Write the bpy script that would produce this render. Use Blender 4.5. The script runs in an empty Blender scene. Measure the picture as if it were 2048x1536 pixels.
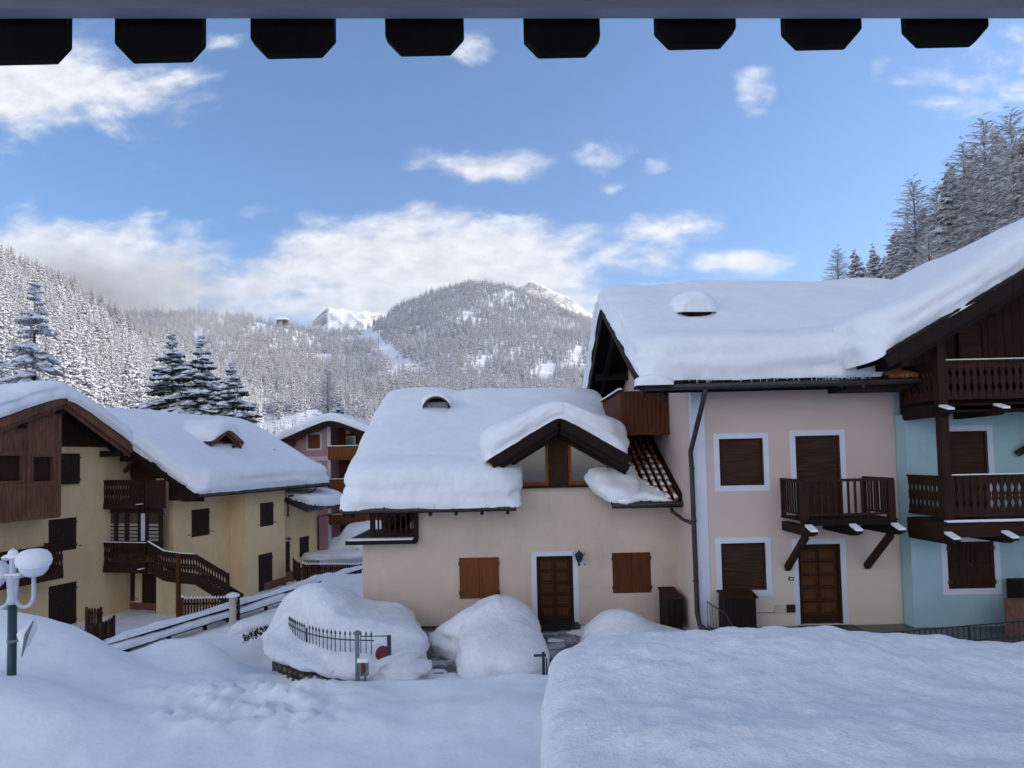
import bpy, math, random
import numpy as np
from mathutils import Vector, Matrix
random.seed(7); RNG = np.random.default_rng(11)
SC = bpy.context.scene; COL = SC.collection
# ------------------------------------------------------------------ camera, world, sun, exposure
F_PX, W_PX, H_PX = 1300.0, 2048.0, 1536.0
PITCH, ROLL, CZ, PPY = math.radians(2.46), 0.022, 5.0, 859.0
cam_d = bpy.data.cameras.new('camera'); CAM = bpy.data.objects.new('camera', cam_d); COL.objects.link(CAM)
cam_d.sensor_width = 36; cam_d.lens = 36*F_PX/W_PX; cam_d.shift_y = (PPY-768)/W_PX
cam_d.clip_start = .05; cam_d.clip_end = 30000
CAM.matrix_world = Matrix.Translation((0, 0, CZ)) @ Matrix.Rotation(math.pi/2+PITCH, 4, 'X') @ Matrix.Rotation(-ROLL, 4, 'Z')
SC.camera = CAM
SUN_AZ, SUN_EL = math.radians(88), math.radians(21)       # azimuth to the right of +Y
SC.view_settings.view_transform = 'Standard'; SC.view_settings.look = 'None'
SC.view_settings.gamma = 1; SC.view_settings.exposure = 1.24
SC.cycles.max_bounces = 6; SC.cycles.transparent_max_bounces = 6
SC.cycles.volume_step_rate = 1

def N(nt, typ, **kw):
    n = nt.nodes.new(typ)
    for k, v in kw.items():
        if k.startswith('i_'):
            key = k[2:]
            key = int(key) if key.isdigit() else key.replace('_', ' ')
            n.inputs[key].default_value = v
        else: setattr(n, k, v)
    return n
def M2(nt, op, a, b=None, c=None, clamp=False):
    n = nt.nodes.new('ShaderNodeMath'); n.operation = op; n.use_clamp = clamp
    for i, s in enumerate((a, b, c)):
        if s is None: continue
        if isinstance(s, (int, float)): n.inputs[i].default_value = s
        else: nt.links.new(s, n.inputs[i])
    return n.outputs[0]

world = bpy.data.worlds.new('World'); SC.world = world; world.use_nodes = True
def build_world():
    nt = world.node_tree; nt.nodes.clear(); L = nt.links.new
    out = N(nt, 'ShaderNodeOutputWorld'); bg = N(nt, 'ShaderNodeBackground')
    sky = N(nt, 'ShaderNodeTexSky', sky_type='NISHITA', sun_disc=False)
    sky.sun_elevation = SUN_EL; sky.sun_rotation = SUN_AZ; sky.altitude = 1500; sky.air_density = 1.0; sky.dust_density = .6; sky.ozone_density = 2.0
    tc = N(nt, 'ShaderNodeTexCoord'); sep = N(nt, 'ShaderNodeSeparateXYZ'); L(tc.outputs['Generated'], sep.inputs[0])
    # clouds live on a sheet of directions: azimuth a = x/y and elevation e = z/y of the sky ahead
    y = M2(nt, 'MAXIMUM', sep.outputs[1], .05)
    a = M2(nt, 'DIVIDE', sep.outputs[0], y); e = M2(nt, 'DIVIDE', sep.outputs[2], y)
    nz = N(nt, 'ShaderNodeTexNoise', i_Scale=5.5, i_Detail=9.0, i_Roughness=.6, i_Distortion=.35)
    cmb = N(nt, 'ShaderNodeCombineXYZ'); L(a, cmb.inputs[0]); L(M2(nt, 'MULTIPLY', e, 1.9), cmb.inputs[1]); L(cmb.outputs[0], nz.inputs['Vector'])
    nz2 = N(nt, 'ShaderNodeTexNoise', i_Scale=22.0, i_Detail=6.0, i_Roughness=.62); L(cmb.outputs[0], nz2.inputs['Vector'])
    # blobs: px, py, half-width, half-height, strength
    blobs = [(70, 165, 380, 150, 1.3), (20, 430, 220, 80, .7), (170, 560, 360, 170, 1.6), (330, 640, 200, 110, 1.3), (520, 570, 270, 85, 1.25), (900, 525, 450, 120, 1.6),
             (760, 445, 230, 70, 1.0), (1300, 450, 330, 45, 1.0), (980, 320, 200, 60, 1.0), (860, 330, 90, 50, .7), (1220, 300, 95, 50, 1.05),
             (1330, 317, 75, 30, .92), (1520, 515, 130, 42, 1.2), (1530, 155, 80, 80, .92), (965, 80, 70, 60, .82), (1960, 150, 220, 110, .75), (430, 60, 140, 30, .75),
             (500, 415, 110, 32, .62), (330, 330, 190, 40, .4), (900, 610, 900, 55, 1.3), (2100, 90, 300, 150, .9), (1240, 368, 60, 25, .6), (1800, 100, 50, 40, .78)]
    acc = None
    for (px, py, hw, hh, s) in blobs:
        ca = (px-1024)/F_PX; ce = (915-.022*(px-1024)-py)/F_PX
        da = M2(nt, 'DIVIDE', M2(nt, 'SUBTRACT', a, ca), hw/F_PX); de = M2(nt, 'DIVIDE', M2(nt, 'SUBTRACT', e, ce), hh/F_PX)
        d2 = M2(nt, 'ADD', M2(nt, 'MULTIPLY', da, da), M2(nt, 'MULTIPLY', de, de))
        g = M2(nt, 'MULTIPLY', M2(nt, 'POWER', 2.718, M2(nt, 'MULTIPLY', d2, -1.1)), s)
        acc = g if acc is None else M2(nt, 'MAXIMUM', acc, g)
    n1 = M2(nt, 'ADD', M2(nt, 'MULTIPLY', nz.outputs[0], 1.5), M2(nt, 'MULTIPLY', nz2.outputs[0], .42))
    dens_f = M2(nt, 'SUBTRACT', M2(nt, 'ADD', M2(nt, 'MULTIPLY', acc, .74), n1), 1.38)
    # unseen bright cloud, added overhead and behind to whiten the light on the village
    nz3 = N(nt, 'ShaderNodeTexNoise', i_Scale=2.6, i_Detail=8.0, i_Roughness=.6, i_Distortion=.3); L(tc.outputs['Generated'], nz3.inputs['Vector'])
    dens_b = M2(nt, 'SUBTRACT', M2(nt, 'ADD', nz3.outputs[0], M2(nt, 'MULTIPLY', sep.outputs[2], -.26)), BACK_COVER-.10)
    fr = N(nt, 'ShaderNodeMapRange', interpolation_type='SMOOTHSTEP'); L(M2(nt, 'SUBTRACT', sep.outputs[1], M2(nt, 'MULTIPLY', sep.outputs[2], .95)), fr.inputs[0]); fr.inputs[1].default_value = -.05; fr.inputs[2].default_value = .20
    dm = N(nt, 'ShaderNodeMix', data_type='FLOAT'); L(fr.outputs[0], dm.inputs[0]); L(dens_b, dm.inputs[2]); L(dens_f, dm.inputs[3]); dens = dm.outputs[0]
    mr = N(nt, 'ShaderNodeMapRange', interpolation_type='SMOOTHSTEP'); L(dens, mr.inputs[0]); mr.inputs[1].default_value = -.04; mr.inputs[2].default_value = .50
    # cloud tone: thick parts bright, a little grey in the hollows
    cr = N(nt, 'ShaderNodeMapRange'); L(nz2.outputs[0], cr.inputs[0]); cr.inputs[1].default_value = .3; cr.inputs[2].default_value = .7; cr.inputs[3].default_value = .76; cr.inputs[4].default_value = 1.10
    cc = N(nt, 'ShaderNodeMix', data_type='RGBA', blend_type='MULTIPLY'); cc.inputs[0].default_value = 1
    tone = N(nt, 'ShaderNodeMix', data_type='RGBA'); L(fr.outputs[0], tone.inputs[0]); tone.inputs[6].default_value = BACK_FILL; tone.inputs[7].default_value = CLOUD_RGB; L(tone.outputs[2], cc.inputs[6]); L(cr.outputs[0], cc.inputs[7])
    mul = N(nt, 'ShaderNodeMix', data_type='RGBA', blend_type='MULTIPLY'); mul.inputs[0].default_value = 1; L(sky.outputs[0], mul.inputs[6]); mul.inputs[7].default_value = SKY_TINT
    mix = N(nt, 'ShaderNodeMix', data_type='RGBA'); L(M2(nt, 'MULTIPLY', mr.outputs[0], .93), mix.inputs[0])
    L(mul.outputs[2], mix.inputs[6]); L(cc.outputs[2], mix.inputs[7])
    L(mix.outputs[2], bg.inputs[0]); bg.inputs[1].default_value = SKY_STRENGTH; L(bg.outputs[0], out.inputs[0])
SKY_STRENGTH = .13
CLOUD_RGB = (3.5, 3.5, 3.6, 1); BACK_FILL = (11.0, 9.9, 8.8, 1); SKY_TINT = (.40, .60, .76, 1); BACK_COVER = .36
build_world()
sun_d = bpy.data.lights.new('sun', 'SUN'); SUN = bpy.data.objects.new('sun', sun_d); COL.objects.link(SUN)
sun_d.energy = 2.9; sun_d.angle = math.radians(.5); sun_d.color = (1, .9, .76)
sd_ = Vector((math.sin(SUN_AZ)*math.cos(SUN_EL), math.cos(SUN_AZ)*math.cos(SUN_EL), math.sin(SUN_EL)))
SUN.rotation_euler = sd_.to_track_quat('Z', 'Y').to_euler(); SUN.location = (60, 20, 60)

# ------------------------------------------------------------------ helpers
CM = CAM.matrix_world.copy(); CMI = CM.inverted(); C0 = np.array((0, 0, CZ))
def ray(px, py):
    d = CM.to_3x3() @ Vector(((px-1024)/F_PX, -(py-PPY)/F_PX, -1)); return np.array(d)
def at(px, py, Y):                     # point seen at that pixel of the photograph, Y metres ahead
    d = ray(px, py); return C0 + d*(Y/d[1])
def hit(px, py, p0, n):
    d = ray(px, py); t = np.dot(np.array(p0)-C0, n)/np.dot(d, n); return C0+d*t
R3 = np.array(CMI.to_3x3())
def proj(P):
    P = np.atleast_2d(P); q = (P-C0) @ R3.T; z = np.where(-q[:, 2] < 1e-3, 1e-3, -q[:, 2])
    return 1024+F_PX*q[:, 0]/z, PPY-F_PX*q[:, 1]/z, -q[:, 2]
class Fr:                              # a wall's own frame: u along it, z up, d outward
    def __init__(s, o, u):
        s.o = np.array((o[0], o[1], 0.)); s.u = np.array((u[0], u[1], 0.)); s.u /= np.linalg.norm(s.u); s.n = np.array((s.u[1], -s.u[0], 0.))
    def p(s, u, z, d=0): q = s.o+s.u*u+s.n*d; return (q[0], q[1], z)
    def uz(s, px, py, d=0):
        h = hit(px, py, s.o+s.n*d, s.n); return float(np.dot(h-s.o, s.u)), float(h[2])
    def rect(s, x0, y0, x1, y1, d=0):
        mx, my = (x0+x1)/2, (y0+y1)/2
        return s.uz(x0, my, d)[0], s.uz(mx, y1, d)[1], s.uz(x1, my, d)[0], s.uz(mx, y0, d)[1]
def hsh(ix, iy, iz, seed):
    h = (ix.astype(np.int64)*374761393+iy.astype(np.int64)*668265263+iz.astype(np.int64)*2147483647+seed*1274126177) & 0xffffffff
    h = ((h ^ (h >> 13))*1274126177) & 0xffffffff
    return ((h ^ (h >> 16)) & 0xffff)/32767.5-1
def vn(x, y, z=0., seed=0):
    x = np.asarray(x, float); y = np.asarray(y, float); z = np.zeros_like(x)+z
    ix, iy, iz = np.floor(x), np.floor(y), np.floor(z); fx, fy, fz = x-ix, y-iy, z-iz
    fx, fy, fz = (f*f*(3-2*f) for f in (fx, fy, fz)); r = 0
    for a in (0, 1):
        for b in (0, 1):
            for c in (0, 1):
                r = r+hsh(ix+a, iy+b, iz+c, seed)*(fx if a else 1-fx)*(fy if b else 1-fy)*(fz if c else 1-fz)
    return r
def fbm(x, y, z=0., o=4, seed=0):
    r, a = 0, 1.
    for i in range(o): r = r+a*vn(np.asarray(x)*2**i, np.asarray(y)*2**i, np.asarray(z)*2**i, seed+i); a *= .5
    return r
def sst(t): t = np.clip(t, 0, 1); return t*t*(3-2*t)

def tag(o, label=None, cat=None, group=None, kind=None):
    if label: o['label'] = label
    if cat: o['category'] = cat
    if group: o['group'] = group
    if kind: o['kind'] = kind
    return o
def empty(name, loc, label=None, cat=None, group=None):
    o = bpy.data.objects.new(name, None); COL.objects.link(o); o.location = loc; o.empty_display_size = .2
    o['_o'] = [float(v) for v in loc]; return tag(o, label, cat, group)
def origin_of(p):
    while p is not None:
        if '_o' in p: return np.array(p['_o'])
        p = p.parent
    return np.zeros(3)
def link_mesh(name, V, Fs, mats, mi=None, parent=None, smooth=False):
    me = bpy.data.meshes.new(name)
    V = np.asarray(V, float)-origin_of(parent)
    if isinstance(Fs, np.ndarray):
        k = Fs.shape[1]; me.vertices.add(len(V)); me.vertices.foreach_set('co', V.ravel())
        me.loops.add(Fs.size); me.loops.foreach_set('vertex_index', Fs.ravel().astype(np.int32))
        me.polygons.add(len(Fs)); me.polygons.foreach_set('loop_start', np.arange(0, Fs.size, k, dtype=np.int32)); me.update(calc_edges=True); me.validate()
    else: me.from_pydata([tuple(v) for v in V], [], Fs)
    for m in (mats if isinstance(mats, (list, tuple)) else [mats]): me.materials.append(m)
    if mi is not None: me.polygons.foreach_set('material_index', np.asarray(mi, dtype=np.int32))
    if smooth: me.polygons.foreach_set('use_smooth', [True]*len(me.polygons))
    me.update(); o = bpy.data.objects.new(name, me); COL.objects.link(o)
    if parent is not None: o.parent = parent
    return o
class MB:
    def __init__(s): s.v = []; s.f = []; s.m = []
    def add(s, vs, fs, m=0):
        b = len(s.v); s.v += [tuple(v) for v in vs]; s.f += [tuple(b+i for i in f) for f in fs]; s.m += [m]*len(fs); return s
    def hexa(s, p, m=0):                 # p: 4 bottom, 4 top
        return s.add(p, [(0, 3, 2, 1), (4, 5, 6, 7), (0, 1, 5, 4), (1, 2, 6, 5), (2, 3, 7, 6), (3, 0, 4, 7)], m)
    def box(s, x0, x1, y0, y1, z0, z1, m=0):
        return s.hexa([(x0, y0, z0), (x1, y0, z0), (x1, y1, z0), (x0, y1, z0), (x0, y0, z1), (x1, y0, z1), (x1, y1, z1), (x0, y1, z1)], m)
    def fbox(s, F, u0, u1, z0, z1, d0, d1, m=0):
        return s.hexa([F.p(u0, z0, d1), F.p(u1, z0, d1), F.p(u1, z0, d0), F.p(u0, z0, d0), F.p(u0, z1, d1), F.p(u1, z1, d1), F.p(u1, z1, d0), F.p(u0, z1, d0)], m)
    def beam(s, a, b, w, h, m=0, up=(0, 0, 1)):
        a, b = Vector(a), Vector(b); t = (b-a).normalized(); r = t.cross(Vector(up))
        if r.length < 1e-3: r = t.cross(Vector((0, 1, 0)))
        r.normalize(); q = r.cross(t).normalized(); r = r*(w/2); q = q*(h/2)
        return s.hexa([a-r-q, a+r-q, b+r-q, b-r-q, a-r+q, a+r+q, b+r+q, b-r+q], m)
    def prism(s, pts, vec, m=0):         # planar polygon pushed along vec
        n = len(pts); vec = np.array(vec); P = [np.array(p) for p in pts]
        return s.add(P+[p+vec for p in P], [tuple(range(n))[::-1], tuple(range(n, 2*n))]+[(i, (i+1) % n, n+(i+1) % n, n+i) for i in range(n)], m)
    def tube(s, pts, r, k=10, m=0, cap=True):
        pts = [Vector(p) for p in pts]; rs = r if isinstance(r, (list, tuple)) else [r]*len(pts); b = len(s.v); ref = None
        for i, p in enumerate(pts):
            t = (pts[min(i+1, len(pts)-1)]-pts[max(i-1, 0)]).normalized()
            if ref is None: ref = t.orthogonal().normalized()
            ref = (ref-t*ref.dot(t)).normalized(); q = t.cross(ref)
            for j in range(k):
                a = 2*math.pi*j/k; s.v.append(tuple(p+(ref*math.cos(a)+q*math.sin(a))*rs[i]))
        n = 0
        for i in range(len(pts)-1):
            for j in range(k): s.f.append((b+i*k+j, b+i*k+(j+1) % k, b+(i+1)*k+(j+1) % k, b+(i+1)*k+j)); n += 1
        if cap: s.f.append(tuple(b+j for j in range(k))[::-1]); s.f.append(tuple(b+(len(pts)-1)*k+j for j in range(k))); n += 2
        s.m += [m]*n; return s
    def lathe(s, c, prof, k=20, m=0):
        b = len(s.v)
        for (r, z) in prof:
            for j in range(k): a = 2*math.pi*j/k; s.v.append((c[0]+r*math.cos(a), c[1]+r*math.sin(a), c[2]+z))
        for i in range(len(prof)-1):
            for j in range(k): s.f.append((b+i*k+j, b+i*k+(j+1) % k, b+(i+1)*k+(j+1) % k, b+(i+1)*k+j)); s.m.append(m)
        s.f.append(tuple(b+j for j in range(k))[::-1]); s.f.append(tuple(b+(len(prof)-1)*k+j for j in range(k))); s.m += [m, m]; return s
    def build(s, name, mats, parent=None, smooth=False, bevel=0, **kw):
        o = link_mesh(name, s.v, s.f, mats, s.m, parent, smooth)
        if bevel:
            b = o.modifiers.new('bevel', 'BEVEL'); b.width = bevel; b.segments = 1; b.limit_method = 'ANGLE'
        return tag(o, **kw) if kw else o

# ------------------------------------------------------------------ materials
MAT = {}
def base_mat(name, rough=.8):
    m = bpy.data.materials.new(name); m.use_nodes = True; nt = m.node_tree; b = nt.nodes['Principled BSDF']; b.inputs['Roughness'].default_value = rough
    MAT[name] = m; return m, nt, b
def ramp(nt, src, stops):
    r = N(nt, 'ShaderNodeValToRGB'); el = r.color_ramp.elements
    while len(el) > 1: el.remove(el[-1])
    el[0].position = stops[0][0]; el[0].color = (*stops[0][1], 1)
    for p, c in stops[1:]: q = el.new(p); q.color = (*c, 1)
    nt.links.new(src, r.inputs[0]); return r.outputs[0]
def bump(nt, b, src, strength, dist):
    n = N(nt, 'ShaderNodeBump', i_Strength=strength, i_Distance=dist); nt.links.new(src, n.inputs['Height']); nt.links.new(n.outputs[0], b.inputs['Normal'])
def snow_mat(name, c=(.89, .90, .915), scale=9, strength=.5, dist=.03, grain=False):
    m, nt, b = base_mat(name, .75); tc = N(nt, 'ShaderNodeTexCoord')
    n1 = N(nt, 'ShaderNodeTexNoise', i_Scale=scale, i_Detail=5.0, i_Roughness=.65); n2 = N(nt, 'ShaderNodeTexNoise', i_Scale=.9, i_Detail=4.0)
    nt.links.new(tc.outputs['Object'], n1.inputs['Vector']); nt.links.new(tc.outputs['Object'], n2.inputs['Vector'])
    n3 = N(nt, 'ShaderNodeTexNoise', i_Scale=5.0 if grain else 3.0, i_Detail=8.0, i_Roughness=.8); nt.links.new(tc.outputs['Object'], n3.inputs['Vector'])
    k = .85 if grain else .92
    mx = N(nt, 'ShaderNodeMix', data_type='RGBA', blend_type='MULTIPLY'); mx.inputs[0].default_value = 1; nt.links.new(ramp(nt, n2.outputs[0], [(.25, tuple(v*.95 for v in c)), (.75, c)]), mx.inputs[6])
    nt.links.new(ramp(nt, n3.outputs[0], [(.30, (k, k, k*1.01)), (.55, (1, 1, 1))]), mx.inputs[7]); nt.links.new(mx.outputs[2], b.inputs['Base Color'])
    bump(nt, b, M2(nt, 'ADD', n1.outputs[0], M2(nt, 'MULTIPLY', n2.outputs[0], 1.2)), strength, dist)
    b.inputs['Specular IOR Level'].default_value = .25; return m
def noisy(name, c0, c1, scale=4, rough=.85, bs=.3, bd=.01, bscale=60, stretch=(1, 1, 1), spec=.3, detail=5.):
    m, nt, b = base_mat(name, rough); tc = N(nt, 'ShaderNodeTexCoord'); mp = N(nt, 'ShaderNodeMapping'); mp.inputs['Scale'].default_value = stretch
    nt.links.new(tc.outputs['Object'], mp.inputs[0])
    n1 = N(nt, 'ShaderNodeTexNoise', i_Scale=scale, i_Detail=detail, i_Roughness=.6); n2 = N(nt, 'ShaderNodeTexNoise', i_Scale=bscale, i_Detail=3.0)
    nt.links.new(mp.outputs[0], n1.inputs['Vector']); nt.links.new(mp.outputs[0], n2.inputs['Vector'])
    nt.links.new(ramp(nt, n1.outputs[0], [(.3, c0), (.7, c1)]), b.inputs['Base Color']); bump(nt, b, n2.outputs[0], bs, bd)
    b.inputs['Specular IOR Level'].default_value = spec; return m
def wood(name, c0, c1, axis='z', scale=1.0, rough=.75):     # long grain along axis, board-to-board variation
    st = {'z': (9, 9, .6), 'x': (.6, 9, 9), 'y': (9, .6, 9), 'xy': (.8, .8, 12)}[axis]
    m, nt, b = base_mat(name, rough); tc = N(nt, 'ShaderNodeTexCoord'); mp = N(nt, 'ShaderNodeMapping'); mp.inputs['Scale'].default_value = tuple(v*scale for v in st)
    nt.links.new(tc.outputs['Object'], mp.inputs[0]); n1 = N(nt, 'ShaderNodeTexNoise', i_Scale=2.2, i_Detail=7.0, i_Roughness=.7, i_Distortion=.3); nt.links.new(mp.outputs[0], n1.inputs['Vector'])
    n2 = N(nt, 'ShaderNodeTexNoise', i_Scale=.8, i_Detail=2.0); nt.links.new(tc.outputs['Object'], n2.inputs['Vector'])
    mid = tuple((a+d)/2 for a, d in zip(c0, c1))
    c = ramp(nt, M2(nt, 'ADD', M2(nt, 'MULTIPLY', n1.outputs[0], .75), M2(nt, 'MULTIPLY', n2.outputs[0], .25)), [(.3, c0), (.5, mid), (.72, c1)])
    nt.links.new(c, b.inputs['Base Color']); bump(nt, b, n1.outputs[0], .45, .006); b.inputs['Specular IOR Level'].default_value = .15; return m
def flat(name, c, rough=.5, metal=0, spec=.5):
    m, nt, b = base_mat(name, rough); b.inputs['Base Color'].default_value = (*c, 1); b.inputs['Metallic'].default_value = metal; b.inputs['Specular IOR Level'].default_value = spec; return m
SNOW = snow_mat('snow'); SNOWC = snow_mat('coarse_snow', (.90, .91, .92), 20, .8, .045, True); SNOWR = snow_mat('roof_snow', (.86, .875, .895), 7, .35, .025)
def plaster(name, c0, c1):
    m, nt, b = base_mat(name, .9); g = N(nt, 'ShaderNodeNewGeometry'); mp = N(nt, 'ShaderNodeMapping'); mp.inputs['Scale'].default_value = (1.5, 1.5, .7); nt.links.new(g.outputs['Position'], mp.inputs[0])
    n1 = N(nt, 'ShaderNodeTexNoise', i_Scale=1.1, i_Detail=6.0, i_Roughness=.65); n2 = N(nt, 'ShaderNodeTexNoise', i_Scale=26.0, i_Detail=4.0, i_Roughness=.7); n3 = N(nt, 'ShaderNodeTexNoise', i_Scale=1.6, i_Detail=5.0, i_Roughness=.7)
    nt.links.new(g.outputs['Position'], n1.inputs['Vector']); nt.links.new(g.outputs['Position'], n2.inputs['Vector']); nt.links.new(mp.outputs[0], n3.inputs['Vector'])
    a = ramp(nt, n1.outputs[0], [(.3, c0), (.7, c1)]); mx = N(nt, 'ShaderNodeMix', data_type='RGBA', blend_type='MULTIPLY'); mx.inputs[0].default_value = 1; nt.links.new(a, mx.inputs[6])
    nt.links.new(ramp(nt, n3.outputs[0], [(.28, (.90, .895, .89)), (.5, (.98, .98, .98)), (.7, (1, 1, 1))]), mx.inputs[7]); nt.links.new(mx.outputs[2], b.inputs['Base Color'])
    bump(nt, b, M2(nt, 'ADD', n2.outputs[0], n1.outputs[0]), .55, .014); b.inputs['Specular IOR Level'].default_value = .2; return m
PEACH = plaster('peach_plaster', (.60, .475, .385), (.66, .535, .44))
PINK = noisy('pink_plaster', (.43, .30, .28), (.48, .345, .315), 1.3, bs=.5, bd=.012, bscale=28)
CREAM = noisy('cream_plaster', (.53, .47, .37), (.58, .51, .41), 1.3, bs=.5, bd=.012, bscale=28)
MINT = plaster('mint_plaster', (.34, .50, .53), (.40, .56, .59))
YELLOW = plaster('yellow_plaster', (.74, .54, .30), (.82, .62, .37))
ROSE = noisy('rose_plaster', (.52, .27, .27), (.56, .30, .30), 1, bs=.3)
WHITE = noisy('white_paint', (.58, .60, .68), (.66, .68, .75), 2, bs=.25, bscale=40)
WD = wood('dark_wood', (.006, .004, .003), (.026, .014, .010)); WDX = wood('dark_wood_level', (.006, .004, .003), (.026, .014, .010), 'x')
WM = wood('brown_wood', (.012, .005, .003), (.058, .023, .012)); WMX = wood('brown_wood_level', (.012, .005, .003), (.052, .022, .012), 'x')
WO = wood('orange_wood', (.11, .035, .010), (.22, .075, .022)); WOX = wood('orange_wood_level', (.13, .038, .010), (.22, .07, .020), 'xy')
WP = wood('weathered_panel_wood', (.035, .015, .010), (.25, .115, .07)); WR = wood('red_brown_wood', (.05, .015, .007), (.15, .05, .022))
WBLK = wood('near_black_wood', (.002, .0015, .0018), (.007, .005, .005), rough=.95)
SLAT = noisy('roller_slats', (.018, .008, .005), (.070, .030, .014), 3, stretch=(.5, 1, 9), bs=.2, detail=6.)
SHUT = wood('shutter_stain', (.020, .010, .008), (.05, .026, .02))
METAL = noisy('brown_gutter_metal', (.012, .009, .010), (.03, .022, .022), 5, .45, .1, .004, spec=.5)
IRON = flat('black_iron', (.018, .02, .026), .5); STEEL = noisy('grey_steel', (.12, .14, .16), (.22, .24, .26), 12, .5)
TILE = noisy('terracotta', (.24, .07, .038), (.50, .17, .09), 5, .9, .4, .01, 40, spec=.15); TILED = noisy('dark_tile', (.012, .009, .010), (.035, .022, .022), 5, .8)
GREEN = flat('dark_green_paint', (.008, .035, .045), .4); LAMPW = noisy('white_metal_paint', (.42, .46, .54), (.55, .58, .66), 6, .45)
GLOBE = flat('lamp_globe_plastic', (.62, .66, .74), .3)
STONE = noisy('stone', (.06, .045, .035), (.28, .22, .17), 4, .9, .8, .03, 12); PAVE = noisy('wet_paving', (.03, .028, .032), (.14, .11, .11), 3, .35, .5, .01, 25, spec=.6)
BARK = noisy('bark', (.03, .022, .018), (.09, .07, .06), 6, .9, .5, .02, 15); NEEDLE = noisy('needles', (.012, .020, .014), (.045, .055, .035), 3, .9, .1)
NEEDLEF = noisy('frosted_needles', (.20, .205, .22), (.46, .46, .47), 2.2, .9, .1); TWIG = noisy('frosted_twigs', (.26, .22, .20), (.50, .46, .44), 3, .9, .1)
def glass_mat():
    m, nt, b = base_mat('window_glass', .08); b.inputs['Base Color'].default_value = (.05, .045, .035, 1); b.inputs['Specular IOR Level'].default_value = .9
    b.inputs['Transmission Weight'].default_value = .0; return m
GLASS = glass_mat()
def curtain_mat():
    m, nt, b = base_mat('net_curtain', .9); b.inputs['Base Color'].default_value = (.30, .29, .25, 1); return m
CURT = curtain_mat()
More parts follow.
